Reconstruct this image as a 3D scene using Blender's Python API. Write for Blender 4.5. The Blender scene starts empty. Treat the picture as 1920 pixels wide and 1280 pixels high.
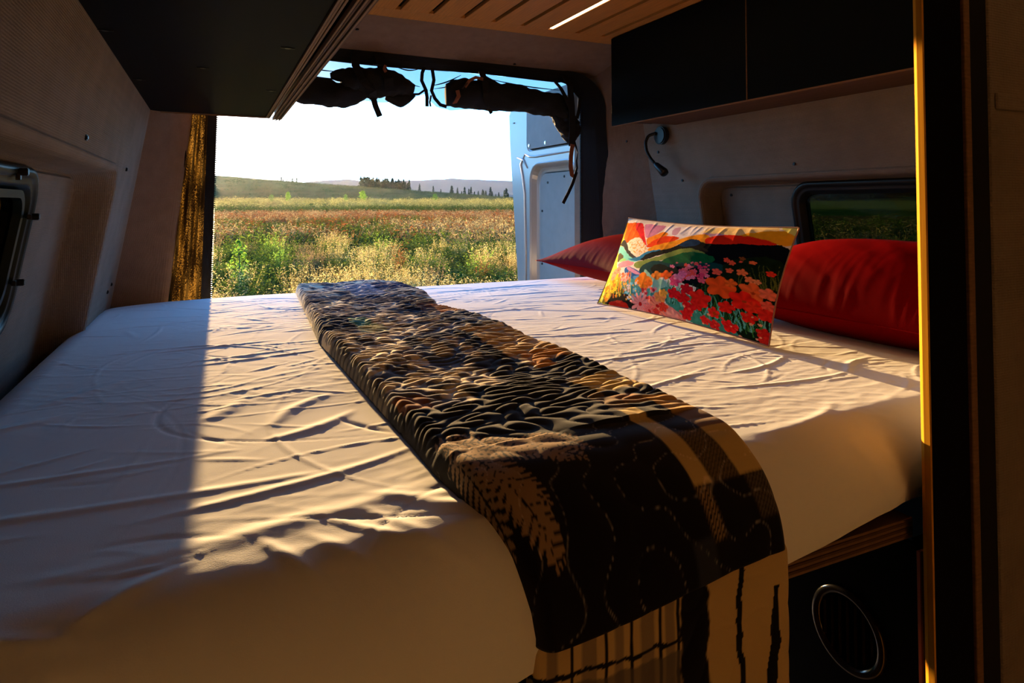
import bpy, bmesh, math, random
import numpy as np
from mathutils import Vector, Matrix
from mathutils.geometry import tessellate_polygon
random.seed(7)
rng = np.random.default_rng(7)
C = bpy.context.scene.collection
SC = bpy.context.scene
PI = math.pi
EYE = 1.27          # height of the camera above the van floor; shapes below are given relative to the eye
def R(a): return math.radians(a)

# ---------------------------------------------------------------- camera
cam = bpy.data.cameras.new('camera'); camo = bpy.data.objects.new('camera', cam); C.objects.link(camo)
cam.sensor_width = 36; cam.lens = 1204/1920*36; cam.shift_y = -0.1530; cam.clip_start = 0.02; cam.clip_end = 9000
camo.location = (0, 0, EYE); camo.rotation_euler = (R(91.75), 0, R(-25))
SC.camera = camo
# ---------------------------------------------------------------- sky, sun, exposure
SUN_EL = 5.1
sun_dir = Vector((math.sin(R(0.5)), math.cos(R(0.5)), math.tan(R(SUN_EL)))).normalized()
w = bpy.data.worlds.new('sky'); SC.world = w; w.use_nodes = True
nt = w.node_tree; N = nt.nodes; L = nt.links; N.clear()
tc = N.new('ShaderNodeTexCoord'); sep = N.new('ShaderNodeSeparateXYZ'); L.new(tc.outputs['Generated'], sep.inputs[0])
rp = N.new('ShaderNodeValToRGB'); L.new(sep.outputs['Z'], rp.inputs[0])
stops = [(0.0, (.34,.58,.80)), (.06, (.28,.60,.92)), (.13, (.23,.60,1.0)), (.28, (.10,.38,.90)), (1.0, (.026,.10,.34))]
while len(rp.color_ramp.elements) < len(stops): rp.color_ramp.elements.new(.5)
for e, (p, c) in zip(rp.color_ramp.elements, stops): e.position = p; e.color = (*c, 1)
dot = N.new('ShaderNodeVectorMath'); dot.operation = 'DOT_PRODUCT'; L.new(tc.outputs['Generated'], dot.inputs[0]); dot.inputs[1].default_value = sun_dir
mr = N.new('ShaderNodeMapRange'); mr.inputs[1].default_value = -1; mr.inputs[2].default_value = 1; mr.inputs[3].default_value = .18; mr.inputs[4].default_value = 1
L.new(dot.outputs['Value'], mr.inputs[0])
ml = N.new('ShaderNodeVectorMath'); ml.operation = 'MULTIPLY'; L.new(rp.outputs[0], ml.inputs[0]); L.new(mr.outputs[0], ml.inputs[1])
cl = N.new('ShaderNodeMath'); cl.operation = 'MAXIMUM'; L.new(dot.outputs['Value'], cl.inputs[0]); cl.inputs[1].default_value = 0
pw = N.new('ShaderNodeMath'); pw.operation = 'POWER'; L.new(cl.outputs[0], pw.inputs[0]); pw.inputs[1].default_value = 90
gl = N.new('ShaderNodeVectorMath'); gl.operation = 'SCALE'; gl.inputs[0].default_value = (.9, .58, .22); L.new(pw.outputs[0], gl.inputs['Scale'])
ad = N.new('ShaderNodeVectorMath'); ad.operation = 'ADD'; L.new(ml.outputs[0], ad.inputs[0]); L.new(gl.outputs[0], ad.inputs[1])
bg = N.new('ShaderNodeBackground'); bg.inputs['Strength'].default_value = 6.6; L.new(ad.outputs[0], bg.inputs[0])
wo = N.new('ShaderNodeOutputWorld'); L.new(bg.outputs[0], wo.inputs[0])
sl = bpy.data.lights.new('sun', 'SUN'); slo = bpy.data.objects.new('sun', sl); C.objects.link(slo)
sl.energy = 24; sl.color = (1, .62, .25); sl.angle = R(.6)
slo.rotation_euler = (-sun_dir).to_track_quat('-Z', 'Y').to_euler(); slo.location = (0, 6, 6)
# opening of the rear doors guides the sky sampling
pl = bpy.data.lights.new('rear_opening_portal', 'AREA'); plo = bpy.data.objects.new('rear_opening_portal', pl); C.objects.link(plo)
pl.shape = 'RECTANGLE'; pl.size = 1.6; pl.size_y = 1.9; pl.cycles.is_portal = True
plo.location = (.62, 2.26, EYE-.35); plo.rotation_euler = (R(-90), 0, 0)
vs = SC.view_settings; vs.view_transform = 'Standard'; vs.look = 'None'; vs.exposure = 0; vs.gamma = 1; vs.use_curve_mapping = False
SC.cycles.max_bounces = 10; SC.cycles.diffuse_bounces = 6; SC.cycles.transparent_max_bounces = 24
SC.cycles.sample_clamp_indirect = 6; SC.cycles.use_denoising = True

# ---------------------------------------------------------------- helpers
OFF = {}
def lin(c):
    a = np.asarray(c, float); a = a/255. if a.max() > 1.01 else a
    return np.where(a <= .04045, a/12.92, ((a+.055)/1.055)**2.4)
def L3(*c): return tuple(float(x) for x in lin(c))
def props(o, label=None, cat=None, group=None, kind=None):
    if label: o['label'] = label
    if cat: o['category'] = cat
    if group: o['group'] = group
    if kind: o['kind'] = kind
    return o
def thing(name, label, cat, loc, group=None):
    o = bpy.data.objects.new(name, None); C.objects.link(o); o.empty_display_size = .05
    o.location = (loc[0], loc[1], loc[2]+EYE); OFF[o.name] = Vector(o.location)
    return props(o, label, cat, group)
def mesh(name, V, F, mat, parent=None, smooth=False, col=None, kind=None, label=None, cat=None, group=None):
    """link vertices (eye-relative) and faces as one object; its origin goes to the middle of its foot"""
    V = np.array(V, float).reshape(-1, 3); V = V + np.array([0, 0, EYE])
    o0 = Vector(((V[:,0].min()+V[:,0].max())/2, (V[:,1].min()+V[:,1].max())/2, V[:,2].min()))
    V = V - np.array(o0)
    me = bpy.data.meshes.new(name)
    if isinstance(F, np.ndarray):
        n, k = F.shape
        me.vertices.add(len(V)); me.vertices.foreach_set('co', V.astype(np.float32).ravel())
        me.loops.add(n*k); me.loops.foreach_set('vertex_index', F.astype(np.int32).ravel())
        me.polygons.add(n); me.polygons.foreach_set('loop_start', np.arange(0, n*k, k, dtype=np.int32))
        me.update(calc_edges=True)
    else:
        me.from_pydata([tuple(v) for v in V], [], [tuple(f) for f in F]); me.update()
    if smooth: me.polygons.foreach_set('use_smooth', [True]*len(me.polygons))
    if col is not None:
        ca = me.color_attributes.new('Col', 'FLOAT_COLOR', 'POINT')
        c4 = np.ones((len(V), 4), np.float32); c4[:, :3] = col; ca.data.foreach_set('color', c4.ravel())
    me.materials.append(mat)
    o = bpy.data.objects.new(name, me); C.objects.link(o)
    if parent is not None:
        o.parent = parent; o.location = o0 - OFF[parent.name]
    else: o.location = o0
    OFF[o.name] = o0
    return props(o, label, cat, group, kind)
class MB:
    def __init__(s): s.V = []; s.F = []
    def add(s, V, F):
        b = len(s.V); s.V += [tuple(v) for v in V]; s.F += [tuple(i+b for i in f) for f in F]; return s
    def box(s, x0, x1, y0, y1, z0, z1, b=0.0, M=None):
        bm = bmesh.new(); bmesh.ops.create_cube(bm, size=1)
        for v in bm.verts: v.co = Vector(((x0+x1)/2+v.co.x*(x1-x0), (y0+y1)/2+v.co.y*(y1-y0), (z0+z1)/2+v.co.z*(z1-z0)))
        if b: bmesh.ops.bevel(bm, geom=bm.edges[:], offset=b, segments=2, affect='EDGES', profile=.5)
        return s.bm(bm, M)
    def bm(s, bm, M=None):
        if M is not None: bmesh.ops.transform(bm, matrix=M, verts=bm.verts)
        bm.verts.index_update()
        s.add([v.co[:] for v in bm.verts], [[v.index for v in f.verts] for f in bm.faces]); bm.free(); return s
    def cyl(s, p, r, h, axis='Z', n=16, r2=None, b=0):
        bm = bmesh.new(); bmesh.ops.create_cone(bm, segments=n, radius1=r, radius2=r if r2 is None else r2, depth=h, cap_ends=True)
        if b: bmesh.ops.bevel(bm, geom=[e for e in bm.edges if len(e.link_faces) == 2 and any(len(f.verts) > 4 for f in e.link_faces)], offset=b, segments=2, affect='EDGES')
        M = {'Z': Matrix(), 'X': Matrix.Rotation(PI/2, 4, 'Y'), 'Y': Matrix.Rotation(PI/2, 4, 'X')}[axis]
        return s.bm(bm, Matrix.Translation(p) @ M)
    def tube(s, pts, r, n=8, closed=False, flat=None):
        """sweep; r a number or list; flat=(a,b) squashes the section along its own axes"""
        P = [Vector(p) for p in pts]; m = len(P); rr = r if hasattr(r, '__len__') else [r]*m
        up = Vector((0, 0, 1)); V = []; prev = None
        for i in range(m):
            a = P[(i-1) % m] if (closed or i) else P[0]; c = P[(i+1) % m] if (closed or i < m-1) else P[-1]
            t = (c-a).normalized()
            if prev is None:
                q = up if abs(t.z) < .9 else Vector((1, 0, 0)); n1 = t.cross(q).normalized()
            else: n1 = (prev - t*prev.dot(t)).normalized()
            n2 = t.cross(n1); prev = n1
            for k in range(n):
                a = 2*PI*k/n; f = flat or (1, 1)
                V.append(P[i]+n1*math.cos(a)*rr[i]*f[0]+n2*math.sin(a)*rr[i]*f[1])
        F = []
        for i in range(m if closed else m-1):
            j = (i+1) % m
            for k in range(n): F.append((i*n+k, i*n+(k+1) % n, j*n+(k+1) % n, j*n+k))
        if not closed: F.append(tuple(range(n))[::-1]); F.append(tuple((m-1)*n+k for k in range(n)))
        return s.add(V, F)
    def ribbon(s, pts, w, t=.002, side=None):
        """strap: width w along `side` (default X), thickness t"""
        P = [Vector(p) for p in pts]; V = []; m = len(P)
        for i in range(m):
            d = (P[min(i+1, m-1)]-P[max(i-1, 0)]).normalized()
            sd = Vector(side[i] if side and hasattr(side[0], '__len__') else (side or (1, 0, 0))); sd = (sd-d*sd.dot(d)).normalized(); nn = d.cross(sd)
            for a, b in ((-1, -1), (1, -1), (1, 1), (-1, 1)): V.append(P[i]+sd*a*w/2+nn*b*t/2)
        F = [(0, 1, 2, 3)[::-1], tuple((m-1)*4+k for k in range(4))]
        for i in range(m-1):
            for k in range(4): F.append((i*4+k, i*4+(k+1) % 4, (i+1)*4+(k+1) % 4, (i+1)*4+k))
        return s.add(V, F)
    def build(s, name, mat, parent=None, **kw):
        o = mesh(name, s.V, s.F, mat, parent, **kw)
        bm = bmesh.new(); bm.from_mesh(o.data); bmesh.ops.recalc_face_normals(bm, faces=bm.faces); bm.to_mesh(o.data); bm.free()
        return o
def copy_tree(o, parent=None):
    c = o.copy(); C.objects.link(c); c.parent = parent
    for ch in list(o.children): copy_tree(ch, c)
    return c
def gridF(nu, nv):
    i, j = np.meshgrid(np.arange(nu-1), np.arange(nv-1), indexing='ij'); a = (i*nv+j).ravel()
    return np.stack([a, a+nv, a+nv+1, a+1], 1)
# numpy gradient noise
def pn(x, y, seed=0):
    r = np.random.default_rng(seed); n = 256; ang = r.random((n, n))*2*PI
    gx, gy = np.cos(ang), np.sin(ang)
    xi = np.floor(x).astype(int); yi = np.floor(y).astype(int); xf = x-xi; yf = y-yi
    def g(a, b): return gx[(xi+a) % n, (yi+b) % n]*(xf-a)+gy[(xi+a) % n, (yi+b) % n]*(yf-b)
    u = xf*xf*xf*(xf*(xf*6-15)+10); v = yf*yf*yf*(yf*(yf*6-15)+10)
    return ((g(0,0)*(1-u)+g(1,0)*u)*(1-v)+(g(0,1)*(1-u)+g(1,1)*u)*v)*1.5
def fbm(x, y, o=4, seed=0): return sum(pn(x*2**k, y*2**k, seed+k)*.5**k for k in range(o))
def sstep(a, b, x): t = np.clip((x-a)/(b-a), 0, 1); return t*t*(3-2*t)
# ---------------------------------------------------------------- materials
def mat(name, color=(.5,.5,.5), rough=.7, metal=0., spec=.5, vcol=False, noise=None, bump=None, weave=None, trans=0., sheen=0., coat=0., emit=None, vary=None):
    m = bpy.data.materials.new(name); m.use_nodes = True; nt = m.node_tree; N = nt.nodes; L = nt.links
    b = N['Principled BSDF']; b.inputs['Roughness'].default_value = rough; b.inputs['Metallic'].default_value = metal
    b.inputs['Specular IOR Level'].default_value = spec; b.inputs['Base Color'].default_value = (*color, 1)
    if sheen: b.inputs['Sheen Weight'].default_value = sheen; b.inputs['Sheen Roughness'].default_value = .5
    if coat: b.inputs['Coat Weight'].default_value = coat; b.inputs['Coat Roughness'].default_value = .12
    if emit: b.inputs['Emission Color'].default_value = (*emit[0], 1); b.inputs['Emission Strength'].default_value = emit[1]
    tc = N.new('ShaderNodeTexCoord'); src = None
    if vcol:
        at = N.new('ShaderNodeAttribute'); at.attribute_name = 'Col'; src = at.outputs['Color']; L.new(src, b.inputs['Base Color'])
    if noise:   # (scale, amount, stretch vector)
        sc, am, st = noise
        mp = N.new('ShaderNodeMapping'); mp.inputs['Scale'].default_value = st; L.new(tc.outputs['Object'], mp.inputs[0])
        nz = N.new('ShaderNodeTexNoise'); nz.inputs['Scale'].default_value = sc; nz.inputs['Detail'].default_value = 6; L.new(mp.outputs[0], nz.inputs[0])
        mr = N.new('ShaderNodeMapRange'); mr.inputs[1].default_value = .25; mr.inputs[2].default_value = .75; mr.inputs[3].default_value = 1-am; mr.inputs[4].default_value = 1+am
        L.new(nz.outputs[0], mr.inputs[0])
        vm = N.new('ShaderNodeVectorMath'); vm.operation = 'MULTIPLY'; L.new(mr.outputs[0], vm.inputs[1])
        if src: L.new(src, vm.inputs[0])
        else: vm.inputs[0].default_value = color
        src = vm.outputs[0]; L.new(src, b.inputs['Base Color'])
    hs = []
    if bump:    # (scale, strength, distance, stretch)
        sc, stg, di, st = bump
        mp = N.new('ShaderNodeMapping'); mp.inputs['Scale'].default_value = st; L.new(tc.outputs['Object'], mp.inputs[0])
        nz = N.new('ShaderNodeTexNoise'); nz.inputs['Scale'].default_value = sc; nz.inputs['Detail'].default_value = 4; L.new(mp.outputs[0], nz.inputs[0])
        hs.append((nz.outputs[0], stg, di))
    if weave:   # (scale, strength, distance)
        sc, stg, di = weave
        mpw = N.new('ShaderNodeMapping'); mpw.inputs['Rotation'].default_value = (0, 0, 0); L.new(tc.outputs['Object'], mpw.inputs[0])
        ws = []
        for dr in ('Y', 'Z', 'X'):
            wv = N.new('ShaderNodeTexWave'); wv.bands_direction = dr; wv.inputs['Scale'].default_value = sc; wv.inputs['Distortion'].default_value = 1.2; wv.inputs['Detail'].default_value = 1; wv.inputs['Detail Scale'].default_value = 3
            L.new(mpw.outputs[0], wv.inputs[0]); ws.append(wv.outputs['Fac'])
        a = N.new('ShaderNodeMath'); a.operation = 'ADD'; L.new(ws[0], a.inputs[0]); L.new(ws[1], a.inputs[1])
        a2 = N.new('ShaderNodeMath'); a2.operation = 'ADD'; L.new(a.outputs[0], a2.inputs[0]); L.new(ws[2], a2.inputs[1])
        hs.append((a2.outputs[0], stg, di))
    prev = None
    for h, stg, di in hs:
        bp = N.new('ShaderNodeBump'); bp.inputs['Strength'].default_value = stg; bp.inputs['Distance'].default_value = di; L.new(h, bp.inputs['Height'])
        if prev: L.new(prev, bp.inputs['Normal'])
        prev = bp.outputs[0]
    if prev: L.new(prev, b.inputs['Normal'])
    if trans:   # thin translucent leaf or cloth
        tr = N.new('ShaderNodeBsdfTranslucent'); mx = N.new('ShaderNodeMixShader'); mx.inputs[0].default_value = trans
        if src: L.new(src, tr.inputs[0])
        else: tr.inputs[0].default_value = (*color, 1)
        L.new(b.outputs[0], mx.inputs[1]); L.new(tr.outputs[0], mx.inputs[2]); L.new(mx.outputs[0], N['Material Output'].inputs[0])
    return m
def see_through(m, alpha, noise=None):
    """woven mesh: the weave covers a share `alpha` of the cloth, the rest is open"""
    nt = m.node_tree; N = nt.nodes; L = nt.links; out = N['Material Output']; s = out.inputs[0].links[0].from_socket
    tp = N.new('ShaderNodeBsdfTransparent'); mx = N.new('ShaderNodeMixShader'); mx.inputs[0].default_value = alpha
    if noise:
        tc = N.new('ShaderNodeTexCoord'); nz = N.new('ShaderNodeTexNoise'); nz.inputs['Scale'].default_value = noise[0]; nz.inputs['Detail'].default_value = 2; L.new(tc.outputs['Object'], nz.inputs[0])
        mr = N.new('ShaderNodeMapRange'); mr.inputs[1].default_value = .35; mr.inputs[2].default_value = .65; mr.inputs[3].default_value = noise[1]; mr.inputs[4].default_value = noise[2]
        L.new(nz.outputs[0], mr.inputs[0]); L.new(mr.outputs[0], mx.inputs[0])
    L.new(tp.outputs[0], mx.inputs[1]); L.new(s, mx.inputs[2]); L.new(mx.outputs[0], out.inputs[0]); return m
M = {}
M['wallcloth'] = mat('beige_wall_cloth', (.225,.180,.142), .95, spec=.1, noise=(14, .12, (1,1,1)), bump=(260, .5, .0012, (1,1,1)), weave=(95, .45, .0012))
M['pillarcloth'] = mat('beige_pillar_cloth', (.19,.122,.085), .95, spec=.1, noise=(30, .1, (1,1,1)), weave=(110, .5, .0010))
M['blacklam'] = mat('black_laminate', (.0045,.0045,.0045), .45, spec=.22, bump=(500, .15, .0004, (1,1,1)))
M['navylam'] = mat('navy_laminate', (.0045,.0060,.0080), .5, spec=.14, bump=(500, .15, .0004, (1,1,1)))
M['ply'] = mat('birch_ply_edge', (.19,.095,.04), .6, noise=(60, .3, (1,.05,6)), bump=(90, .3, .001, (1,.05,6)))
M['plydark'] = mat('dark_ply_layer', (.075,.030,.012), .7, noise=(60, .3, (1,.05,6)))
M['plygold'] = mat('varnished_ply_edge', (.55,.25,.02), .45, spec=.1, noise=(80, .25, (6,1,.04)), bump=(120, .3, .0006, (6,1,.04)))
M['plybounce'] = mat('ply_edge_bounce_tint', (.55,.13,.035), .6, noise=(70, .35, (6,1,.05)))  # ply made lighter and redder, the sun's bounce painted into its colour
M['bamboo'] = mat('bamboo_ceiling', (.44,.175,.035), .5, noise=(26, .28, (9,.35,1)), bump=(40, .2, .0008, (9,.35,1)))
M['blackplastic'] = mat('black_plastic', (.012,.012,.013), .35)
M['greenplastic'] = mat('dark_green_plastic', (.010,.018,.018), .35, spec=.25)
M['rubber'] = mat('black_rubber', (.010,.010,.011), .55)
M['blackcloth'] = mat('black_nylon', (.006,.006,.007), .8, spec=.2, sheen=.04, weave=(160, .4, .0008))
M['orangetape'] = mat('orange_brown_webbing', (.20,.065,.025), .8, weave=(220, .5, .0008))
M['whitepaint'] = mat('white_door_paint', (.28,.27,.25), .28, coat=.5)
M['doorcloth'] = mat('pale_door_cloth', (.24,.24,.22), .8, spec=.2, noise=(20, .06, (1,1,1)), weave=(120, .3, .0008))
M['chrome'] = mat('chrome', (.75,.72,.68), .12, metal=1)
M['cabbounce'] = mat('cab_divider_bounce', (.50,.36,.22), .9, spec=.1, noise=(6, .3, (1,1,1)))  # tone raised so the unseen front wall bounces warm light onto the bed
M['floormat'] = mat('grey_vinyl_floor', (.13,.10,.08), .6, noise=(12, .2, (1,1,1)))
M['led'] = mat('warm_led', (1,.9,.7), .4, emit=((1,.70,.34), 7))
M['sheet'] = mat('white_cotton_sheet', (.86,.86,.86), .9, spec=.1, bump=(900, .25, .0005, (1,1,1)), noise=(5, .02, (1,1,1)))
M['quilt'] = mat('quilt_print', vcol=True, rough=.9, spec=.1, sheen=.12, bump=(1200, .4, .0006, (1,1,1)))
M['print'] = mat('pillow_print', vcol=True, rough=.8, spec=.1, weave=(240, .25, .0005))
M['red'] = mat('crimson_satin', (.16,.0010,.002), .5, spec=.18, sheen=.0, bump=(700, .2, .0004, (1,1,1)))
M['bark'] = mat('bark', (.10,.07,.05), .9)
for k_ in ('plygold', 'sheet', 'quilt', 'print', 'red'): M[k_].node_tree.nodes['Principled BSDF'].inputs['IOR'].default_value = 1.08
for k_ in ('blacklam', 'navylam', 'greenplastic', 'blackplastic', 'rubber'): M[k_].node_tree.nodes['Principled BSDF'].inputs['IOR'].default_value = 1.16 if 'lam' in k_ else 1.3
def glass(name, tint):
    m = bpy.data.materials.new(name); m.use_nodes = True; nt = m.node_tree; N = nt.nodes; L = nt.links; N.remove(N['Principled BSDF'])
    t = N.new('ShaderNodeBsdfTransparent'); t.inputs[0].default_value = (*tint, 1); g = N.new('ShaderNodeBsdfGlossy'); g.inputs['Roughness'].default_value = .03; g.inputs[0].default_value = (1,1,1,1)
    fr = N.new('ShaderNodeFresnel'); fr.inputs[0].default_value = 1.10; mx = N.new('ShaderNodeMixShader'); L.new(fr.outputs[0], mx.inputs[0]); L.new(t.outputs[0], mx.inputs[1]); L.new(g.outputs[0], mx.inputs[2])
    L.new(mx.outputs[0], N['Material Output'].inputs[0]); return m
M['tint'] = glass('smoked_window_glass', (.20,.23,.17))
M['dark'] = glass('dark_blind_glass', (.012,.013,.014))
# ================================================================ the van shell
def rrect(y0, y1, z0, z1, r, n=6):
    P = []
    for cy, cz, a0 in ((y1-r, z1-r, 0), (y0+r, z1-r, 90), (y0+r, z0+r, 180), (y1-r, z0+r, 270)):
        for k in range(n+1): a = R(a0+90*k/n); P.append((cy+r*math.cos(a), cz+r*math.sin(a)))
    return P
def tess(out, hole):
    tri = tessellate_polygon([[Vector((p[0], p[1], 0)) for p in out], [Vector((p[0], p[1], 0)) for p in hole]])
    return list(out)+list(hole), [tuple(t) for t in tri]
def wall(side, name):
    """panelled side wall with a rounded window recess; side=-1 left, +1 right"""
    sx = lambda z: (-.204+.17*max(z, -.6) if side < 0 else 1.454-.17*max(z, -.6))
    X = lambda d, z: sx(z)+side*d
    yend = 2.06 if side < 0 else 1.90
    b = MB()
    H0 = rrect(-.35, 1.66, -.52, .088, .075)
    outl = [(-1.7, -1.27), (2.2 if side < 0 else yend, -1.27), (yend+(.10 if side < 0 else 0), -.5), (yend+.03, 0), (yend-.05 if side < 0 else yend, .6), (-1.7, .6)]
    P, T = tess(outl, H0); b.add([(X(0, z), y, z) for y, z in P], T)
    # lip bead, then reveal, then the inner panel with the window hole
    def inset(P, k): return rrect(-.35+k, 1.66-k, -.52+k, .088-k, max(.075-k, .02))
    prof = [(0, 0), (.002, -.003), (.006, -.005), (.012, -.003), (.016, .002), (.019, .012), (.021, .05), (.024, .064), (.028, .0745), (.031, .0745), (.036, .067), (.044, .070)]
    loops = [[(X(d, z), y, z) for y, z in inset(H0, k)] for k, d in prof]
    if side > 0: loops = [[(X(d*1.0, z), y, z) for y, z in inset(H0, k)] for k, d in prof]
    n = len(H0)
    V = [p for l in loops for p in l]
    F = [(i*n+k, i*n+(k+1) % n, (i+1)*n+(k+1) % n, (i+1)*n+k) for i in range(len(loops)-1) for k in range(n)]
    b.add(V, F)
    inner = inset(H0, .044)
    hw = rrect(.35, 1.285, -.20, .045, .055) if side < 0 else rrect(.25, 1.33, -.225, .052, .055)
    P, T = tess(inner, hw); b.add([(X(.070, z), y, z) for y, z in P], T)
    b.add([(X(.070+e, z), y, z) for e in (0, .05) for y, z in hw], [(k, (k+1) % n, n+(k+1) % n, n+k) for k in range(n)])
    # outer skin against stray light
    P, T = tess([(-1.7, -1.27), (2.2, -1.27), (2.2, .6), (-1.7, .6)], rrect(*( (.35,1.285,-.20,.045) if side < 0 else (.25,1.33,-.225,.052)), .055))
    b.add([(X(.125, z), y, z) for y, z in P], T)
    o = mesh(name, b.V, b.F, M['wallcloth'], kind='structure')
    bm = bmesh.new(); bm.from_mesh(o.data); bmesh.ops.remove_doubles(bm, verts=bm.verts, dist=.0004); bmesh.ops.recalc_face_normals(bm, faces=bm.faces); bm.to_mesh(o.data); bm.free()
    # black upholstery buttons
    bt = {-1: [(1.218, .107, 0), (1.79, .084, 0), (1.99, -.211, 0), (1.94, -.225, 0), (.6, .107, 0)], 1: [(1.257, .11, 0), (1.723, .081, 0), (1.83, .184, 0), (.62, .11, 0), (1.58, .03, .07)]}[side]
    first = None
    for y, z, d in bt:
        if first is None:
            q = MB().cyl((X(d-.001, z), y, z), .0048, .006, 'X', 12, b=.0015); first = q.build('button', M['blackplastic'], o); fo = (y, z, d)
        else:
            c = first.copy(); C.objects.link(c); c.parent = o
            c.location = first.location + Vector((X(d, z)-X(fo[2], fo[1]), y-fo[0], z-fo[1]))
    return o, X, hw
wl, XL, hwL = wall(-1, 'wall_left')
wr, XR, hwR = wall(1, 'wall_right')

def side_window(name, X, hw, side, lab):
    ctr = ((min(p[0] for p in hw)+max(p[0] for p in hw))/2, (min(p[1] for p in hw)+max(p[1] for p in hw))/2)
    def sc(k): # grow(+)/shrink(-) the hole outline by k metres
        ys = [p[0] for p in hw]; zs = [p[1] for p in hw]
        return rrect(min(ys)-k, max(ys)+k, min(zs)-k, max(zs)+k, max(.055+k, .012))
    prof = [(.012, .070), (.013, .064), (.009, .059), (.002, .058), (-.003, .061), (-.006, .064), (-.012, .062), (-.016, .064), (-.019, .072), (-.024, .076), (-.024, .09)]
    n = len(hw); V = []
    for k, d in prof: V += [(X(d, z), y, z) for y, z in sc(k)]
    F = [(i*n+k, i*n+(k+1) % n, (i+1)*n+(k+1) % n, (i+1)*n+k) for i in range(len(prof)-1) for k in range(n)]
    o = mesh(name, V, F, M['greenplastic'] if side < 0 else M['blackplastic'], kind='structure', smooth=True)
    bm = bmesh.new(); bm.from_mesh(o.data); bmesh.ops.recalc_face_normals(bm, faces=bm.faces); bm.to_mesh(o.data); bm.free()
    g = sc(-.022)
    V = [(X(.080, z), y, z) for y, z in g]+[(X(.084, z), y, z) for y, z in g]
    mesh('pane', V, [tuple(range(n)), tuple(range(n, 2*n))[::-1]]+[(k, (k+1) % n, n+(k+1) % n, n+k) for k in range(n)], M['dark'] if side < 0 else M['tint'], o)
    return o
w1 = side_window('window_1', XL, hwL, -1, '')
w2 = side_window('window_2', XR, hwR, 1, '')
for y, z in ((1.268, -.02), (1.268, -.125), (1.14, .047), (.80, .047)):
    q = MB().cyl((XL(.052, z), y, z), .0055, .012, 'X', 12, b=.001)
    q.box(XL(.058, z)-.003, XL(.058, z)+.003, y-.012 if z < .04 else y-.004, y+.004, z-.004 if z < .04 else z-.012, z+.004, .001)
    q.build('window_clip', M['blackplastic'], w1, label='small black knob holding the window frame')
# inner dark green frame ring of the left window (blind cassette)
def ring(y0, y1, z0, z1, r, wd, X, d0, d1):
    A = rrect(y0, y1, z0, z1, r); B = rrect(y0+wd, y1-wd, z0+wd, z1-wd, max(r-wd, .008)); n = len(A)
    V = [(X(d0, z), y, z) for y, z in A]+[(X(d0, z), y, z) for y, z in B]+[(X(d1, z), y, z) for y, z in A]+[(X(d1, z), y, z) for y, z in B]
    F = []
    for k in range(n):
        j = (k+1) % n; F += [(k, j, n+j, n+k), (2*n+k, 3*n+k, 3*n+j, 2*n+j), (n+k, n+j, 3*n+j, 3*n+k), (k, 2*n+k, 2*n+j, j)]
    return V, F
V, F = ring(.37, 1.258, -.172, .022, .045, .012, XL, .066, .078); MB().add(V, F).build('blind_frame', M['greenplastic'], w1)

# floor, roof, front bulkhead
MB().box(-.5, 1.75, -1.75, 2.2, -1.31, -1.27).build('floor', M['floormat'], kind='structure')
MB().box(-.35, 1.6, -1.75, 2.16, .60, .64).build('trim_1', M['pillarcloth'], kind='structure', label='roof skin above the ceiling boards')
MB().box(-.5, 1.75, -1.80, -1.7, -1.31, .62).build('wall_front', M['cabbounce'], kind='structure')
# header between ceiling boards and door opening
prof = [(1.90, .600), (1.925, .588), (1.94, .574), (1.98, .562), (2.03, .548), (2.07, .530), (2.10, .512), (2.125, .498), (2.15, .492), (2.20, .50), (2.20, .62), (1.9, .62)]
xs = list(np.linspace(-.16, 1.44, 33)); V = []
for x in xs:
    c = max(0, (abs(x-.63)-.62)/.18); c = min(c, 1)**2*.05
    for y, z in prof: V.append((x, y-c*.4, z-(c if z < .59 else 0)))
m_ = len(prof)
F = [(i*m_+k, i*m_+(k+1) % m_, (i+1)*m_+(k+1) % m_, (i+1)*m_+k) for i in range(len(xs)-1) for k in range(m_)]
hd = MB().add(V, F).build('trim_2', M['pillarcloth'], kind='structure', label='cloth covered header above the rear door opening', smooth=True)
MB().cyl((.405, 2.02, .549), .006, .005, 'Z', 12, b=.001).build('button', M['blackplastic'], hd)
MB().cyl((.99, 2.10, .509), .005, .005, 'Z', 12, b=.001).build('button', M['blackplastic'], hd)
# rear pillars, cloth covered
def loft(rows):
    m = len(rows[0]); V = [p for r_ in rows for p in r_]
    F = [(i*m+k, i*m+k+1, (i+1)*m+k+1, (i+1)*m+k) for i in range(len(rows)-1) for k in range(m-1)]
    return V, F
rows = []
for z in np.linspace(.57, -1.27, 20):
    zz = max(z, -.6); xc = -.204+.17*zz; yc = 2.06 - .10*zz if z < .35 else 2.025; xe = -.087+.10*zz
    rows.append([(xc-.03, yc-.03, z), (xc, yc, z), (xc*.6+xe*.4, yc+.03, z), (xe-.02, 2.128, z), (xe-.007, 2.134, z), (xe, 2.146, z), (xe+.001, 2.165, z), (xe, 2.21, z)])
V, F = loft(rows); MB().add(V, F).build('wall_rear_left', M['pillarcloth'], kind='structure', smooth=True)
rows = []
for z in np.linspace(.57, -1.27, 20):
    zz = max(z, -.6); xw = 1.454-.17*zz; k = .06*zz
    rows.append([(xw+.02, 1.86, z), (xw+.004, 1.885, z), (xw-.004, 1.90, z), (xw-.006, 1.93, z), (1.418-k, 1.97, z), (1.392-k, 2.02, z), (1.372-k*.6, 2.06, z), (1.34, 2.10, z), (1.315, 2.13, z), (1.305, 2.16, z), (1.305, 2.21, z)])
V, F = loft(rows); wrr = MB().add(V, F).build('wall_rear_right', M['pillarcloth'], kind='structure', smooth=True)
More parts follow.
